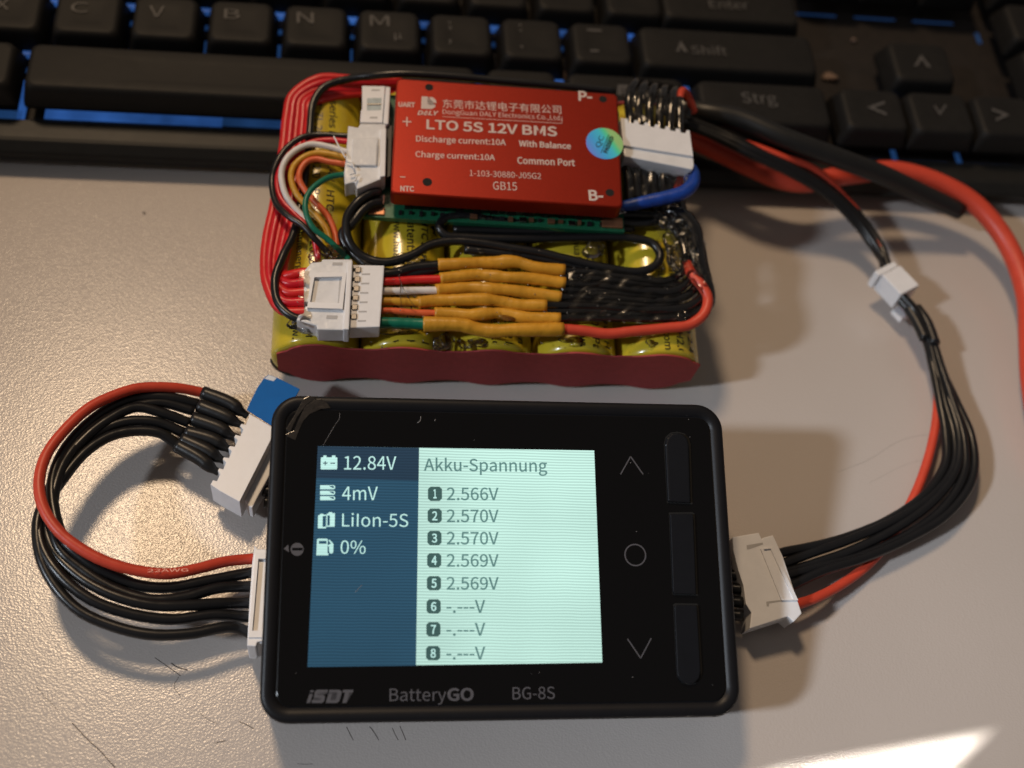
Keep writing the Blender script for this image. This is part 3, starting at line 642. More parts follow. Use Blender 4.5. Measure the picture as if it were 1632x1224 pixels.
# black wires from the sleeves to the right, round the corner and up to the plug by the board
ends = [SL[i][-1] for i in range(5)]
ex = [c8([e])[0] for e in ends]
RP = [(1012, 262), (1030, 264), (1046, 266), (1061, 268), (1076, 270)]
def bwire(k, pts, r=0.95): return tube("wire", px(PACK, pts), r, "wire_black_glued", sp)
turn = [[(960, 436), (1020, 446), (1062, 448), (1088, 432), (1090, 396), (1072, 362), (1050, 338)],
        [(960, 456), (1030, 464), (1078, 462), (1102, 440), (1102, 400), (1086, 362), (1062, 336)],
        [(960, 474), (1040, 480), (1090, 474), (1113, 448), (1110, 402), (1098, 364), (1074, 338)],
        [(950, 488), (1040, 494), (1098, 488), (1124, 462), (1117, 410), (1106, 368), (1084, 342)],
        [(955, 506), (1045, 508), (1104, 500), (1130, 474), (1122, 420), (1112, 376), (1092, 348)]]
zz = [19.6, 20.0, 20.2, 20.0, 19.8, 19.8, 20.0]
for k in range(5):
    xk, yk = RP[k]
    bwire(k, [(ex[k][0] - 12, ex[k][1], 20.2)] + [(a, b, z + 0.5 * ((k % 2) - 0.5)) for (a, b), z in zip(turn[k], zz)] + [(xk + 8, 312, 20.5), (xk + 2, 290, 21.5), (xk - 2, 258, 22.5)])
    # second strands fill the glued mat
    if k < 4:
        bwire(k, [(ex[k][0] - 8, ex[k][1] + 10, 19.5), (960, turn[k][0][1] + 9, 19.3), (1040, turn[k][1][1] + 8, 19.3), (1085, turn[k][2][1] + 7, 19.5)], 0.9)
tube("glued_bundle", px(PACK, [(1062, 334, 20), (1084, 346, 20.4), (1102, 368, 20.4), (1109, 400, 20.2), (1114, 430, 20), (1124, 458, 19.6), (1126, 482, 19.2), (1116, 500, 19)]), [1.6, 2.2, 2.3, 1.8, 1.7, 1.9, 1.9, 1.4], "wire_black_glued", sp)
rw = tube("wire", px(PACK, [(888, 524, 20.3), (930, 527, 20.2), (968, 532, 20.0), (1010, 528, 20.0), (1060, 523, 20.0), (1100, 517, 20.2), (1122, 500, 20.8), (1128, 476, 21.2), (1118, 455, 21.4), (1104, 440, 21.0), (1094, 420, 20.0)]), 1.12, "wire_silicone_red", sp); rw["label"] = "red wire turning round the pack's right corner"
tube("wire", px(PACK, [(1078, 312, 21.5), (1082, 290, 22.5), (1086, 262, 23.0)]), 0.95, "wire_silicone_red", sp)
for k in range(7):
    x = 1000 + 13 * k
    tube("wire", px(PACK, [(x + 6, 334, 20.4), (x + 2 + (k % 3), 312, 21.2), (x + 1, 288, 22.2), (x - 3, 256, 22.6)]), 1.0, "wire_black_glued", sp)
c6 = lambda pts: crop(850, 100, 4.707, pts)
prism_px("plug", BOARD, c6([(680, 622), (1200, 702), (1205, 770), (1195, 802), (680, 700)]), -7.4, -2.2, "nylon_glued", sp, 0.25)

# ================================================================== BLACK CABLES COILED ON THE CELLS
def coil(label, strands):
    r_ = root("coiled_cable", PACK.wat(*strands[0][0][len(strands[0][0]) // 2][:2], 18), label, "cable")
    for pts, rad, mt in strands: tube("wire", px(PACK, pts), rad, mt, r_)
coil("thick black cable looping from the board's lower left corner across the cells", [
    ([(606, 306, 22.5), (590, 309, 23), (570, 322, 23), (553, 348, 22), (556, 384, 21), (577, 408, 20.2), (614, 418, 20.2), (658, 406, 20.2), (685, 391, 20), (720, 384, 20), (765, 387, 20.2), (812, 395, 20.2), (862, 403, 20.2), (912, 415, 20.2), (965, 427, 20.2), (1017, 433, 20.2), (1043, 424, 20.2), (1052, 408, 20.2), (1040, 388, 20.2), (1006, 380, 20.2), (965, 378, 20.2), (860, 380, 20.2), (790, 380, 20.2), (740, 378, 20.2), (711, 375, 20.4), (700, 362, 20.6), (710, 348, 20.6), (740, 345, 20.6), (812, 354, 20.4), (888, 356, 20.4), (965, 354, 20.4), (1030, 356, 20.4), (1048, 352, 20.4)], 0.95, "wire_black")])
coil("second black cable from the board's lower left pad passing under the white connector", [
    ([(608, 322, 21.5), (592, 325, 21.8), (575, 338, 21.8), (562, 356, 21.4), (546, 372, 20.4), (552, 392, 19.8), (572, 412, 19.6), (592, 428, 19.4), (640, 437, 19.6), (690, 430, 19.6), (720, 420, 19.3)], 1.05, "wire_black")])
coil("black strands lying side by side below the board's front edge", [
    ([(722, 366, 19.3), (790, 368, 19.3), (860, 369, 19.4), (940, 367, 19.4), (1010, 366, 19.4)], 0.95, "wire_black"),
    ([(740, 398, 19.3), (800, 404, 19.3), (860, 412, 19.3), (920, 425, 19.3), (985, 440, 19.3), (1040, 446, 19.4)], 0.95, "wire_black"),
    ([(860, 348, 20.4), (930, 344, 20.6), (1000, 342, 20.6), (1050, 345, 20.6)], 1.0, "wire_black")])

# blue wire
bl = tube("blue_wire", px(BOARD, [(985, 329, -5.2), (1008, 326, -5.0), (1036, 320, -4.4), (1065, 314, -4.0), (1090, 306, -3.8), (1103, 294, -3.8), (1106, 280, -4.4), (1102, 268, -5.4)]), [1.0, 1.35, 1.45, 1.5, 1.5, 1.4, 1.2], "wire_blue")
bl["label"] = "short thick blue wire soldered at the board's lower right corner"; bl["category"] = "wire"

# ================================================================== GLUE ON THE PACK
def glue(x, y, z, r, seed, fr=PACK, parent=pk): blob("glue_blob", fr.wat(x, y, z - 0.2), (r[0] * 0.8, r[1] * 0.8, r[2] * 0.55), "glue_clear", parent, seed, 0.6, 3, fr)
for i, (x, y, z, r) in enumerate(((512, 404, 20.4, (3.0, 2.0, 1.6)), (532, 402, 20.8, (2.2, 1.6, 1.4)), (484, 512, 20.5, (2.6, 2.6, 2.0)), (500, 520, 20.2, (3.4, 1.6, 1.6)), (655, 414, 20.4, (2.6, 1.5, 1.2)), (632, 416, 20.2, (2.0, 1.0, 1.0)),
                                  (684, 505, 20.0, (1.5, 2.6, 1.2)), (640, 526, 19.0, (4.2, 1.4, 1.2)), (705, 545, 16.4, (2.2, 1.8, 2.0)), (745, 548, 17.9, (2.6, 1.2, 0.8)), (765, 545, 18.2, (2.2, 1.0, 0.7)),
                                  (820, 400, 20.6, (1.6, 1.2, 1.0)), (766, 400, 20.2, (1.0, 0.8, 0.8)), (950, 398, 19.8, (2.4, 1.8, 1.4)), (1070, 400, 20.6, (1.6, 3.6, 1.0)), (1080, 420, 20.8, (1.6, 3.0, 0.9)), (1104, 400, 22.4, (0.8, 3.0, 0.7)), (1112, 445, 21.8, (1.0, 2.0, 0.7)), (1085, 350, 22.2, (2.0, 1.4, 0.7)), (1055, 358, 20.6, (1.6, 1.4, 1.0)),
                                  (930, 445, 20.8, (2.6, 0.8, 0.7)), (1005, 500, 20.8, (1.8, 1.2, 0.8)), (960, 465, 20.8, (3.4, 0.8, 0.7)), (1090, 500, 20.8, (1.8, 2.0, 1.2)), (962, 500, 20.6, (1.2, 0.9, 0.7)), (1035, 495, 20.8, (2.6, 0.7, 0.7)), (1100, 360, 21.5, (1.6, 3.0, 1.4)),
                                  (810, 505, 21.0, (2.4, 1.0, 0.5)), (783, 480, 21.2, (1.8, 0.8, 0.5)), (912, 545, 18.0, (2.6, 1.2, 0.6)), (1040, 548, 18.0, (1.2, 0.9, 0.4)))):
    glue(x, y, z, r, i)
rg = np.random.RandomState(11); gv, gf = [], []
for x0, x1, y0, y1, z0, z1, n in ((900, 1095, 425, 520, 20.6, 21.2, 46), (720, 880, 395, 530, 21.2, 21.9, 34), (1050, 1125, 340, 480, 21.0, 22.4, 30), (475, 530, 395, 415, 20.8, 21.8, 16), (470, 500, 430, 525, 21.2, 23.0, 22), (615, 690, 405, 540, 20.8, 21.8, 22), (590, 1000, 535, 556, 18.0, 18.4, 26)):
    for _ in range(int(n * 0.6)):
        c = PACK.wat(rg.uniform(x0, x1), rg.uniform(y0, y1), rg.uniform(z0, z1)); bm = bmesh.new(); bmesh.ops.create_icosphere(bm, subdivisions=1, radius=1); vv, ff = bm_out(bm)
        r3 = np.array([rg.uniform(0.08, 0.34), rg.uniform(0.06, 0.18), rg.uniform(0.05, 0.12)]); b0 = len(gv); a = rg.uniform(0, 3.1); mz = rz(math.degrees(a))
        gv += [c + mz @ (np.array(p) * r3) for p in vv]; gf += [tuple(b0 + i for i in t) for t in ff]
gsp = mesh("glue_glints", gv, gf, "glue_bead", pk, True); gsp["kind"] = "stuff"  # clear beads scattered over the glue, added for its sparkle
def film(fr, poly, zf, seed, parent, step=0.42, amp=0.32):
    q = [fr.at(x, y, zf)[:2] for x, y in poly]; xs = [p[0] for p in q]; ys = [p[1] for p in q]; rn = np.random.RandomState(seed)
    W_ = rn.randn(9, 2) * 0.95; PH = rn.rand(9) * 6.3
    def inside(x, y):
        c = False
        for i in range(len(q)):
            (x1, y1), (x2, y2) = q[i], q[i - 1]
            if (y1 > y) != (y2 > y) and x < (x2 - x1) * (y - y1) / (y2 - y1) + x1: c = not c
        return c
    nx, ny = int((max(xs) - min(xs)) / step) + 1, int((max(ys) - min(ys)) / step) + 1; idx = {}; v = []; f = []
    for i in range(nx + 1):
        for j in range(ny + 1):
            x, y = min(xs) + i * step, min(ys) + j * step
            if inside(x, y):
                idx[i, j] = len(v); v.append(fr.w((x, y, zf + amp * sum(math.sin(W_[k] @ (x, y) + PH[k]) for k in range(9)) / 3)))
    for (i, j) in idx:
        c = [(i, j), (i + 1, j), (i + 1, j + 1), (i, j + 1)]
        if all(k in idx for k in c): f.append(tuple(idx[k] for k in c))
    mesh("glue_film", v, f, "glue_film", parent, True)
film(PACK, [(905, 432), (960, 425), (1060, 440), (1100, 450), (1118, 480), (1100, 512), (1000, 512), (905, 514)], 21.0, 1, pk, amp=0.24)
film(PACK, [(1035, 345), (1062, 332), (1092, 340), (1110, 365), (1118, 420), (1132, 465), (1112, 470), (1095, 440), (1075, 440), (1058, 420), (1062, 395), (1045, 370)], 22.2, 2, pk, amp=0.4)
film(PACK, [(474, 430), (492, 428), (500, 470), (496, 522), (474, 516)], 23.6, 3, pk, amp=0.3)
film(PACK, [(686, 536), (715, 532), (730, 545), (722, 560), (690, 560)], 17.6, 4, pk, amp=0.5)
film(BOARD, [(992, 190), (998, 140), (1070, 142), (1098, 165), (1100, 200)], -1.8, 5, bd, amp=0.16)
film(BOARD, [(998, 262), (1080, 275), (1098, 285), (1090, 304), (1000, 318)], -3.6, 6, bd, amp=0.2)
for i, (x, y, r) in enumerate(((1010, 160, (2.2, 3.2, 1.2)), (1030, 158, (1.6, 3.4, 1.4)), (1060, 165, (1.6, 3.8, 1.4)), (1098, 282, (1.4, 1.6, 1.2)), (988, 336, (1.6, 0.9, 1.0)))):
    glue(x, y, -3.2, r, 60 + i, BOARD, bd)
for i, pts in enumerate(([(532, 217), (541, 235), (551, 252)], [(552, 257), (561, 261), (565, 270)], [(558, 278), (566, 276)], [(566, 288), (569, 281)])):
    tube("glue_string", [BOARD.wat(x, y, -1.2) for x, y in pts], 0.18, "nylon_white", bd, seg=6)
for i, pts in enumerate(([(635, 437, 22.5), (641, 456, 23), (650, 473, 23.2), (662, 490, 22)], [(640, 450, 22), (638, 470, 22.6), (640, 492, 21)])):
    tube("glue_string", px(PACK, pts), 0.12, "glue_clear", pk, seg=6)

# ================================================================== RIGHT-HAND BALANCE LEAD (notched plug, six wires, clip, far plug)
ld = root("balance_lead", TABLE.wat(1500, 700, 0), "bundle of five black wires and a red one curving from pack to checker's right side", "cable")
teeth = [(655, 412)]
for i in range(6):
    x = 710 + i * 78; y = 420 + i * 15
    teeth += [(x, y), (x + 6, y + 26), (x + 44, y + 34), (x + 50, y + 10)]
teeth += [(1172, 505), (1200, 700), (676, 618)]
prism_px("plug", BOARD, c6(teeth), -7.2, -1.6, "nylon_white", ld, 0.12)
UP = [(1003, 192), (1018, 196), (1034, 199), (1050, 202), (1066, 205), (1082, 208)]
for k, (x, y) in enumerate(UP):
    red = k == 5
    if red:
        tube("wire", px(BOARD, [(x + 2, y + 14, -4.4), (x + 1, y - 10, -4.2), (x + 1, y - 34, -3.8), (x + 1, y - 50, -4.0)]), 1.02, "wire_black_glued", ld)
        tube("wire", px(BOARD, [(x + 1, y - 46, -4.3), (x + 2, y - 56, -4.4), (x + 6, y - 63, -5.4), (x + 14, y - 54, -9.5), (1106, 178, -13)]), 0.9, "wire_silicone_red", ld); continue
    if 0: tube("wire", px(BOARD, [(x + 2, y + 14, -4.6), (x + 1, y - 10, -4.4), (x + 1, y - 34, -4.0), (x + 2, y - 52, -4.6), (x + 6, y - 60, -6.2), (x + 14, y - 52, -9.5), (1106, 178, -13)]), 0.9, "wire_silicone_red", ld); continue
    tube("wire", px(BOARD, [(x + 2, y + 14, -4.2), (x + 1, y - 6, -4.0), (x + 1 + (k - 2.5), y - 24, -3.4), (x + 4 + (k - 2.5), y - 44, -3.2), (x + 8, y - 58, -4.4), (x + 16, y - 62, -7.5), (x + 30, y - 48, -11.5), (1095, 168 + k * 5, -13)]), 1.02, "wire_silicone_red" if red else "wire_black_glued", ld)
# bundle: centre line, half width (photo px) and height above the desk
BP = [((1092, 195), 18, 21), ((1140, 212), 20, 21), ((1200, 240), 18, 21), ((1262, 268), 18, 19), ((1320, 302), 20, 15), ((1366, 345), 20, 11), ((1400, 395), 14, 9), ((1416, 432), 11, 8.5), ((1432, 468), 10, 8), ((1455, 495), 11, 7.5), ((1478, 535), 13, 6.5), ((1494, 585), 17, 5.5), ((1512, 640), 24, 5), ((1528, 695), 31, 4.6), ((1527, 748), 33, 4.6), ((1492, 800), 34, 4.6), ((1432, 842), 33, 4.4), ((1360, 875), 33, 4.6), ((1300, 894), 32, 5.4), ((1262, 906), 34, 6.0), ((1236, 914), 34, 6.2)]
cen = [TABLE.wat(x, y, z) for (x, y), h, z in BP]
def lateral(i):
    a = cen[max(0, i - 1)]; b = cen[min(len(cen) - 1, i + 1)]; t = b - a; n = np.array([-t[1], t[0], 0]); return n / np.linalg.norm(n)
for k, tk in enumerate((-0.86, -0.45, -0.02, 0.42, 0.85)):
    pts = []
    for i, (_, h, z) in enumerate(BP):
        sw = 0.14 * math.sin(0.9 * i + 2.0 * k); hw = h / 7.4 - 1.0
        t = -tk if i < 7 else tk
        squeeze = 1.0 if i > 11 else 0.9
        up = 0.9 * (1 - min(1, h / 26.0)) * (1 if k % 2 else -1) + 0.25 * math.sin(k * 2 + i * 0.7)
        pts.append(cen[i] + lateral(i) * (hw * (t + sw) * squeeze) + np.array([0, 0, max(up, 1.2 - z)]))
    tube("wire", pts, 1.0, "wire_black", ld)
rw = tube("wire", [TABLE.wat(*p) for p in ((1095, 205, 20), (1140, 219, 20.6), (1190, 230, 21.2), (1245, 250, 20.6), (1300, 272, 17.5), (1345, 315, 13), (1380, 358, 10), (1404, 402, 9), (1425, 450, 7), (1462, 510, 5.6), (1482, 560, 4.4), (1494, 610, 3.6), (1492, 670, 3.4), (1478, 735, 3.2), (1455, 795, 3.0), (1425, 848, 2.6), (1385, 898, 2.4), (1340, 932, 3.2), (1300, 953, 4.6), (1262, 966, 5.4))], 1.02, "wire_silicone_red", ld); rw["label"] = "red wire of the bundle"
# sleeves just below the clip
for a in (((1448, 492), (1462, 515), (1474, 540)), ((1460, 490), (1476, 512), (1490, 548))):
    tube("shrink_sleeve", [TABLE.wat(x, y, 7.6) for x, y in a], 1.25, "shrink_black", ld)
# far plug lying half beside the checker
PLG = Frame(TABLE.wat(1225, 925, 6.5), rz(-14) @ rx(10))
c10 = lambda pts: crop(1130, 800, 5.1, pts)
RZ_ = 2.8
prism_px("plug", PLG, c10([(190, 285), (405, 248), (428, 300), (440, 290), (520, 268), (600, 440), (720, 800), (755, 905), (690, 975), (640, 930), (330, 1030), (345, 900), (300, 830), (280, 680), (240, 560), (200, 400)]), -3.4, RZ_, "nylon_white", ld, 0.35)
rp = [o for o in bpy.data.objects if o.parent == ld and o.name.startswith("plug")][-1]
ring_px("latch_frame", PLG, c10([(420, 380), (520, 368), (725, 798), (590, 800)]), c10([(445, 385), (500, 378), (690, 788), (606, 790)]), RZ_ - 0.3, RZ_ + 0.35, "nylon_white", rp)
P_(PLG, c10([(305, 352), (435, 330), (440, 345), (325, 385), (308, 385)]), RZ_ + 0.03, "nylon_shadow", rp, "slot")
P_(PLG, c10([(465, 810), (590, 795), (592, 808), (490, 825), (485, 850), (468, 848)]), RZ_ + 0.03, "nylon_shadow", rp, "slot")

# white clip round the bundle
CLP = Frame(TABLE.wat(1428, 453, 8.4), rz(30) @ np.diag([0.86, 0.86, 0.8]))
cl = root("cable_clip", CLP.w((0, 0, -8)), "small white plastic clip round the right-hand wire bundle", "clip")
prism("clip_body", CLP, [(-3.4, -4.2), (3.6, -4.2), (3.6, 3.4), (-3.4, 3.4)], -4.2, 2.6, "nylon_white", cl, 0.35)
prism("clip_lip", CLP, [(-4.2, 3.6), (3.2, 3.6), (3.2, 5.4), (-4.2, 5.4)], -3.8, 2.3, "nylon_white", cl, 0.3)
prism("clip_tab", CLP, [(-3.2, -8.2), (1.0, -8.2), (1.0, -4.4), (-3.2, -4.4)], -6.4, -5.0, "nylon_white", cl, 0.3)
for i in range(4): box("rib", CLP, -3.0, 0.8, -7.9 + i * 0.95, -7.4 + i * 0.95, -5.05, -4.5, "nylon_white", cl, 0.1)

# ================================================================== POWER CABLES
o = tube("power_cable", [TABLE.wat(*p) for p in ((1085, 172, 20), (1120, 178, 22.5), (1180, 190, 23.5), (1250, 220, 23.5), (1330, 250, 21.5), (1400, 276, 18), (1465, 306, 13.5), (1530, 336, 9.5))], [2.2, 2.4, 2.4, 2.4, 2.3, 2.2], "wire_black_soft", seg=18)
o["label"] = "thick black cable running right over the keyboard edge, cut off at its end"; o["category"] = "cable"
o = tube("power_cable", [TABLE.wat(*p) for p in ((1090, 212, 15), (1110, 224, 14), (1150, 244, 13), (1200, 268, 12.5), (1242, 286, 12), (1285, 292, 12), (1330, 282, 12.5), (1375, 276, 12.8), (1410, 271, 13), (1450, 276, 13), (1500, 293, 12.5), (1550, 322, 11.5), (1590, 365, 10), (1618, 415, 8.5), (1636, 475, 7), (1640, 540, 6), (1644, 610, 5), (1660, 690, 4), (1690, 760, 3))], 2.35, "wire_silicone_red", seg=18)
o["label"] = "thick red cable curving off the right edge of the desk"; o["category"] = "cable"

# ================================================================== BATTERY CHECKER
ck = root("battery_checker", CHECK.w((0, -27, -14)), "black handheld battery checker with lit screen showing cell voltages", "battery checker")
W, H, TH = 83.4, 56.8, 14.4
prof = [(2.0, -TH, 3.0), (0.6, -TH + 0.5, 4.2), (0.0, -TH + 1.6, 4.9), (0.0, -7.0, 5.0), (0.12, -6.8, 4.9), (0.12, -6.6, 4.9), (0.0, -6.4, 5.0), (0.0, -1.0, 5.0), (0.12, -0.45, 4.9), (0.45, -0.12, 4.6), (0.9, 0.0, 4.2), (2.35, 0.0, 2.9), (2.45, -0.3, 2.8), (2.75, -0.3, 2.6)]
v, f = loft([[CHECK.w((p[0], p[1], z)) for p in rrect(W - 2 * i, H - 2 * i, r, 10)] for i, z, r in prof]); body = mesh("body", v, f, "checker_body", ck, True)
v, f = loft([[CHECK.w((p[0], p[1], z)) for p in rrect(W - 2 * i, H - 2 * i, 2.5, 10)] for i, z in ((2.75, -0.35), (2.75, -0.08), (2.9, 0.0))]); glass = mesh("front_glass", v, f, "checker_glass", ck)
def CP(pts, z, m, parent, name="print"): return P_(CHECK, pts, z, m, parent, name)
scr = CP([(507, 711), (947, 718), (960, 1056), (490, 1063)], 0.03, "screen_pale", ck, "screen")
CP([(506.5, 711), (668, 713.6), (663, 1061), (490, 1063)], 0.05, "screen_blue", scr, "status_panel")
CP([(506.5, 711), (668, 713.6), (667.3, 766), (504.3, 762)], 0.06, "screen_head", scr, "header_panel")
ZS = 0.08
def SX(s, lb, rb, h, m="screen_light", z=ZS, bold=0.0): return T(CHECK, s, lb, rb, h, z, m, scr, bold)
SX("12.84V", (548.5, 748.6), (631.5, 749), 22); SX("4mV", (545, 797), (602, 797), 21.5); SX("LiIon-5S", (545, 839.4), (650.5, 840), 22); SX("0%", (542.5, 882.6), (582.5, 883), 21.5)
SX("Akku-Spannung", (675.5, 757), (872.5, 758.5), 28, "screen_ink", bold=0.004)
rows = [(787, "2.566V"), (822, "2.570V"), (857.5, "2.570V"), (893, "2.569V"), (929.5, "2.569V"), (966.5, "-.---V"), (1003, "-.---V"), (1041, "-.---V")]
for i, (y, s) in enumerate(rows):
    x0 = 682 - 0.42 * i; k = 11.4
    b = [(x0 + 4, y - k), (x0 + 18.5, y - k), (x0 + 22.5, y - k + 4), (x0 + 22.5, y + k - 4), (x0 + 18.5, y + k), (x0 + 4, y + k), (x0, y + k - 4), (x0, y - k + 4)]
    CP(b, 0.07, "screen_badge", scr, "badge")
    SX(str(i + 1), (x0 + (8.6 if i == 0 else 7), y + 7.4), (x0 + (14 if i == 0 else 15.5), y + 7.4), 14.6, "screen_light", 0.09, 0.008)
    SX(s, (712 - 0.1 * i, y + 10.6), (795 if s[0] != "-" else 773.5, y + 10.6), 20.8 if s[0] != "-" else 21, "screen_ink", bold=0.004)
c11 = lambda pts: crop(410, 620, 3.949, pts)
def IC(pts, m="screen_light", z=0.08): CP(c11(pts), z, m, scr, "icon")
def R_(x0, y0, x1, y1): return [(x0, y0), (x1, y0), (x1, y1), (x0, y1)]
IC([(404, 430), (500, 430), (504, 434), (503, 502), (499, 506), (403, 506), (399, 502), (400, 434)]); IC(R_(416, 418, 436, 431)); IC(R_(470, 418, 492, 431))
for q in (R_(414, 464, 442, 470), R_(425, 453, 431, 481), R_(460, 464, 490, 470)): IC(q, "screen_head", 0.09)
for y in (605, 640, 674): IC([(396, y), (482, y), (490, y + 6), (490, y + 20), (482, y + 26), (395, y + 26)]); IC([(450, y + 5), (480, y + 5), (484, y + 16), (478, y + 19)], "screen_blue", 0.09)
for x, y in ((383, 785), (437, 775)):
    IC([(x, y + 10), (x + 10, y + 8), (x + 14, y), (x + 32, y), (x + 36, y + 6), (x + 52, y + 6), (x + 50, y + 92), (x - 2, y + 92)])
IC([(412, 800), (433, 797), (431, 866), (411, 868)], "screen_blue", 0.09); IC([(442, 795), (457, 795), (456, 858), (441, 860)], "screen_blue", 0.09)
IC([(376, 946), (384, 942), (438, 942), (444, 948), (442, 1032), (448, 1034), (447, 1047), (371, 1047), (372, 1036)]); IC(R_(388, 956, 436, 974), "screen_blue", 0.09)
IC([(448, 952), (456, 948), (480, 975), (478, 1028), (470, 1036), (458, 1034), (452, 1024), (452, 992), (444, 990), (444, 984), (460, 986), (460, 1022), (466, 1028), (472, 1022), (472, 1000), (462, 990), (464, 972)])
# three side keys
for pts in ([(1060.5, 708), (1063, 697), (1070, 690.5), (1080, 689), (1090, 692), (1096, 699), (1098.5, 709), (1101, 801), (1065, 799)],
            [(1068.5, 819), (1102, 818.5), (1105, 821), (1109.5, 947), (1075, 946), (1073, 943)],
            [(1075.5, 966), (1078, 964), (1109, 964.5), (1111, 967), (1116.5, 1070), (1114, 1081), (1107, 1088), (1098, 1090), (1088, 1087), (1081, 1078), (1079.5, 1068)]):
    c = np.mean(np.array(pts), 0); CP([(c[0] + (x - c[0]) * 1.13, c[1] + (y - c[1]) * 1.035) for x, y in pts], 0.015, "hole_black", ck, "button_recess")
    prism_px("button", CHECK, pts, -0.4, 0.75, "checker_button", ck, 0.42, seg=3)
def stroke(pts, w, name="mark"):
    for a, b in zip(pts[:-1], pts[1:]):
        d = np.array(b, float) - np.array(a, float); n = np.array([-d[1], d[0]]) / np.linalg.norm(d) * w / 2
        CP([tuple(np.array(a) + n), tuple(np.array(b) + n), tuple(np.array(b) - n), tuple(np.array(a) - n)], 0.02, "checker_print", glass, name)
stroke([(989, 756), (1005, 727.5)], 1.9); stroke([(1005, 727.5), (1025, 756)], 1.9)
stroke([(1000, 1018), (1021, 1049)], 1.9); stroke([(1021, 1049), (1038, 1017)], 1.9)
cc = CHECK.at(1012.5, 884.5, 0.02)
v, f = [], []
for i in range(48):
    a = 2 * math.pi * i / 48
    for r in (1.78, 2.02): v.append(CHECK.w((cc[0] + r * math.cos(a), cc[1] + r * math.sin(a), 0.02)))
for i in range(48): j = (i + 1) % 48; f.append((2 * i, 2 * i + 1, 2 * j + 1, 2 * j))
mesh("mark", v, f, "checker_print", glass)
CP([(452, 874.5), (459.5, 868), (460.5, 880)], 0.02, "checker_print", glass); CP(circle_px(473.5, 875.5, 10.4), 0.02, "checker_print", glass); CP([(465.5, 873), (482.5, 873), (482.5, 877.2), (465.5, 877.2)], 0.035, "checker_glass", glass)
def CT(s, lb, rb, h, bold=0.0, shear=0.0): T(CHECK, s, lb, rb, h, 0.02, "checker_print", glass, bold, shear)
CT("Battery", (620.5, 1123.5), (711, 1123), 26); CT("GO", (713, 1117.5), (755, 1117), 21, 0.012); CT("BG-8S", (817, 1115), (884.5, 1114), 20)
c12 = lambda pts: crop(400, 850, 3.71, pts)
for pts in ([(328, 1003), (345, 950), (366, 950), (349, 1003)], [(352, 928), (372, 928), (369, 940), (348, 940)],
            [(385, 940), (452, 940), (456, 925), (392, 925), (380, 932), (376, 945), (372, 972), (412, 972), (410, 986), (362, 986), (357, 1003), (420, 1003), (432, 994), (438, 965), (430, 956), (392, 956), (394, 948), (450, 948)],
            [(464, 925), (522, 925), (534, 932), (536, 945), (522, 992), (508, 1003), (442, 1003), (458, 948), (480, 948), (469, 986), (500, 986), (512, 945), (508, 940), (460, 940)],
            [(545, 925), (606, 925), (602, 941), (582, 941), (564, 1003), (540, 1003), (557, 941), (541, 941)]):
    CP(c12(pts), 0.02, "checker_print", glass, "logo")
# glue smear on the corner, scratches and dust on the glass
gs = prism_px("glue_smear", CHECK, c11([(232, 262), (262, 190), (300, 110), (330, 70), (400, 62), (440, 88), (462, 120), (400, 126), (330, 158), (290, 200), (262, 262), (240, 322), (190, 300), (178, 285)]), 0.0, 0.12, "glue_smear", ck, 0.05)
prism_px("glue_smear", CHECK, c11([(180, 250), (230, 170), (290, 60), (330, 40), (372, 58), (310, 100), (250, 180), (205, 280)]), -1.5, 0.2, "glue_smear", ck, 0.15)
for pts, r in ((c11([(520, 150), (515, 190), (490, 225), (455, 285), (415, 355)]), 0.03), (c11([(1030, 172), (1025, 200), (1008, 214)]), 0.07), (c11([(1122, 190), (1116, 202)]), 0.06), ([(577, 932), (566, 944)], 0.06)):
    tube("scuff", [CHECK.wat(x, y, 0.04) for x, y in pts], r, "dust", glass, seg=5, per=4, squash=0.3)
rng = random.Random(3)
for i in range(17):
    x, y = rng.uniform(440, 1150), rng.choice([rng.uniform(645, 705), rng.uniform(1070, 1130), rng.uniform(700, 1060)])
    if 480 < x < 965 and 705 < y < 1070: x = rng.uniform(966, 1150)
    p = CHECK.at(x, y, 0.03); r = rng.uniform(0.04, 0.11)
    mesh("dust_speck", [CHECK.w((p[0] + r * math.cos(a), p[1] + r * 0.7 * math.sin(a), 0.03)) for a in (0, 1.3, 2.5, 3.8, 5.1)], [(0, 1, 2, 3, 4)], "dust", glass)

# ================================================================== JUMPER CABLE ON THE LEFT
jp = root("jumper_cable", TABLE.wat(150, 850, 0), "looped cable of red and black wires between two white plugs left of the checker", "cable")
c2 = lambda pts: crop(30, 580, 2.662, pts)
JZ = 9.6
c3 = lambda pts: crop(300, 580, 4.708, pts)
JT = [(455, 372), (660, 490), (385, 1035), (240, 955), (165, 905), (185, 870), (215, 878)]
tooth = [(238, 828), (222, 800), (232, 780), (262, 790), (282, 740), (258, 715), (268, 698), (305, 705), (325, 655), (300, 632), (312, 614), (348, 620), (370, 572), (344, 548), (355, 530), (392, 540), (412, 492), (388, 466), (398, 448), (432, 455), (455, 400)]
prism_px("plug", TABLE, c3(JT + tooth), 3.0, JZ, "nylon_white", jp, 0.12)
jpl = [o for o in bpy.data.objects if o.parent == jp and o.name.startswith("plug")][-1]
prism_px("flange", TABLE, c3([(600, 480), (760, 560), (520, 1000), (480, 1080), (440, 1060), (448, 1030), (412, 1020)]), 2.6, 6.8, "nylon_white", jpl, 0.2)
top_start = [(780, 122), (762, 178), (735, 232), (708, 290), (690, 318), (670, 345)]
pin = [(972, 222), (950, 262), (925, 318), (900, 365), (876, 412), (850, 462)]
mid = [[(905, 172), (938, 200)], [(880, 225), (915, 245)], [(855, 275), (890, 300)], [(830, 325), (866, 348)], [(806, 372), (840, 396)], [(775, 405), (815, 440)]]
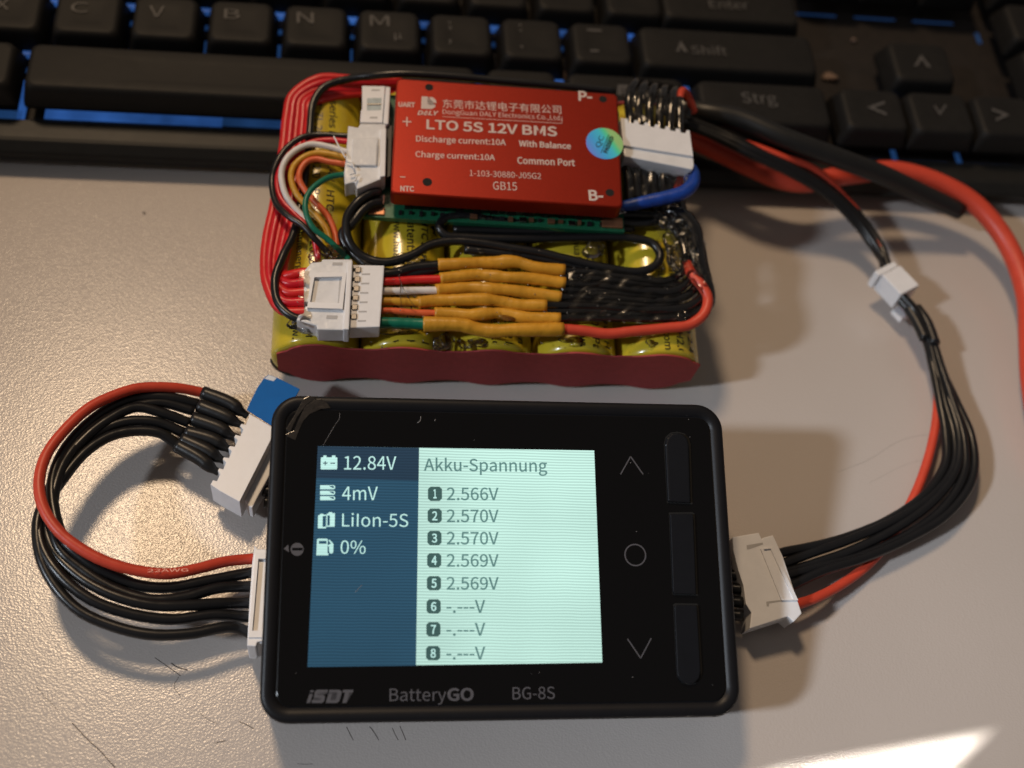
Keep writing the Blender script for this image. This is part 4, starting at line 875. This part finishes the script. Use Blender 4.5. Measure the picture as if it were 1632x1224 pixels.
paths = [
    [(780, 122), (690, 104), (600, 98), (500, 104), (400, 135), (300, 185), (200, 275), (120, 380), (88, 480), (92, 570), (125, 650), (190, 730), (290, 800), (400, 850), (520, 880), (640, 890), (760, 868), (880, 838), (1000, 826)],
    [(762, 170), (640, 142), (510, 142), (390, 185), (275, 270), (185, 380), (145, 490), (148, 610), (195, 750), (290, 838), (400, 898), (520, 942), (650, 948), (800, 920), (990, 884)],
    [(745, 200), (600, 165), (460, 190), (330, 262), (210, 392), (160, 505), (142, 635), (172, 780), (270, 872), (400, 952), (560, 1000), (700, 990), (850, 950), (990, 944)],
    [(722, 250), (620, 212), (500, 184), (375, 240), (255, 340), (155, 478), (115, 615), (135, 768), (232, 882), (380, 972), (560, 1022), (720, 1024), (850, 1016), (990, 1013)],
    [(700, 292), (580, 246), (450, 246), (335, 292), (225, 380), (150, 498), (95, 618), (98, 768), (180, 900), (310, 1002), (480, 1062), (650, 1084), (830, 1064), (985, 1074)],
    [(672, 342), (600, 294), (500, 284), (395, 304), (285, 372), (172, 508), (88, 636), (86, 788), (140, 920), (250, 1042), (400, 1112), (560, 1148), (730, 1144), (900, 1116), (985, 1142)]]
for k, P in enumerate(paths):
    n = len(P); q = c2(P); pts = []
    for i, (x, y) in enumerate(q):
        t = i / (n - 1); z = 8.2 + 6.0 * math.sin(math.pi * t) ** 0.8 - 2.6 * t
        z += (2.6 * math.sin(math.pi * t) if k == 0 else (0.5 * math.sin(k * 1.9 + i * 0.8) - 0.25 * k) * math.sin(math.pi * t))
        pts.append(TABLE.wat(x, y, z))
    w = tube("wire", pts, 1.02, "wire_silicone_red" if k == 0 else "wire_black", jp, seg=14)
    if k == 0: w["label"] = "red wire on the outside of the loop"
    s = [top_start[k]] + mid[k] + [pin[k]]
    tube("shrink_sleeve", [TABLE.wat(x, y, z) for (x, y), z in zip(c2(s), (8.2, 8.0, 7.6, 7.0))], [1.40, 1.42, 1.40, 1.36, 1.1, 0.75, 0.72], "shrink_black", jp, seg=14)
T(TABLE, "22AWG", c2([(545, 884)])[0], c2([(718, 880)])[0], 5.0, 9.9 + 2.95, "wire_print", jp, 0.0, name="lettering")
# plug pushed into the checker
JP2 = Frame(TABLE.wat(409, 950, 7), rz(1.5))
prism_px("plug", TABLE, c2([(1000, 768), (1015, 785), (1060, 785), (1060, 1180), (1010, 1190), (1000, 1200), (968, 1196), (978, 1010), (990, 840)]), 2.2, 8.6, "nylon_white", jp, 0.2)
jp2 = [o for o in bpy.data.objects if o.parent == jp and o.name.startswith("plug")][-1]
ring_px("rim", TABLE, c2([(1004, 800), (1075, 800), (1062, 1160), (975, 1160)]), c2([(1016, 826), (1078, 826), (1064, 1130), (990, 1132)]), 8.4, 9.3, "nylon_white", jp2)
prism_px("flange", TABLE, c2([(972, 1134), (1060, 1132), (1056, 1172), (1012, 1180), (1006, 1198), (968, 1196)]), 3, 9.0, "nylon_white", jp2, 0.2)

# blue tape over the jumper plug
tp_pts = [(393, 653), (399, 640), (410, 618), (421, 602), (428, 597), (440, 601), (478, 620), (462, 648), (441, 683), (420, 670)]
tp = prism_px("adhesive_tape", TABLE, tp_pts, JZ + 0.05, JZ + 0.28, "tape_blue", None, 0.05)
tp["label"] = "piece of blue adhesive tape stuck over the upper left white plug"; tp["category"] = "tape"
P_(TABLE, [(421.5, 603.5), (428.5, 597.6), (441, 602), (436, 607.5)], JZ + 0.30, "tape_edge", tp, "torn_edge")

# cable running under the checker between the two plugs
uc = root("adapter_cable", TABLE.wat(800, 900, 0), "black wires of an adapter cable disappearing under the checker", "cable")
for k in range(6):
    y0 = 700 + 18 * k; y1 = 872 + 21 * k
    tube("wire", [TABLE.wat(418 + 3 * (k % 2), y0 + 10, 4.6), TABLE.wat(450, y0 + 14, 4.4), TABLE.wat(540, 800 + 10 * k, 3.0 + 1.8 * (k % 2)), TABLE.wat(760, 880 + 9 * k, 2.6 + 2.0 * (k % 2)), TABLE.wat(1000, 905 + 10 * k, 2.8 + 2.0 * (k % 2)), TABLE.wat(1130, y1, 5.0), TABLE.wat(1185, y1 + 4, 6.4)], 1.1, "wire_black", uc)
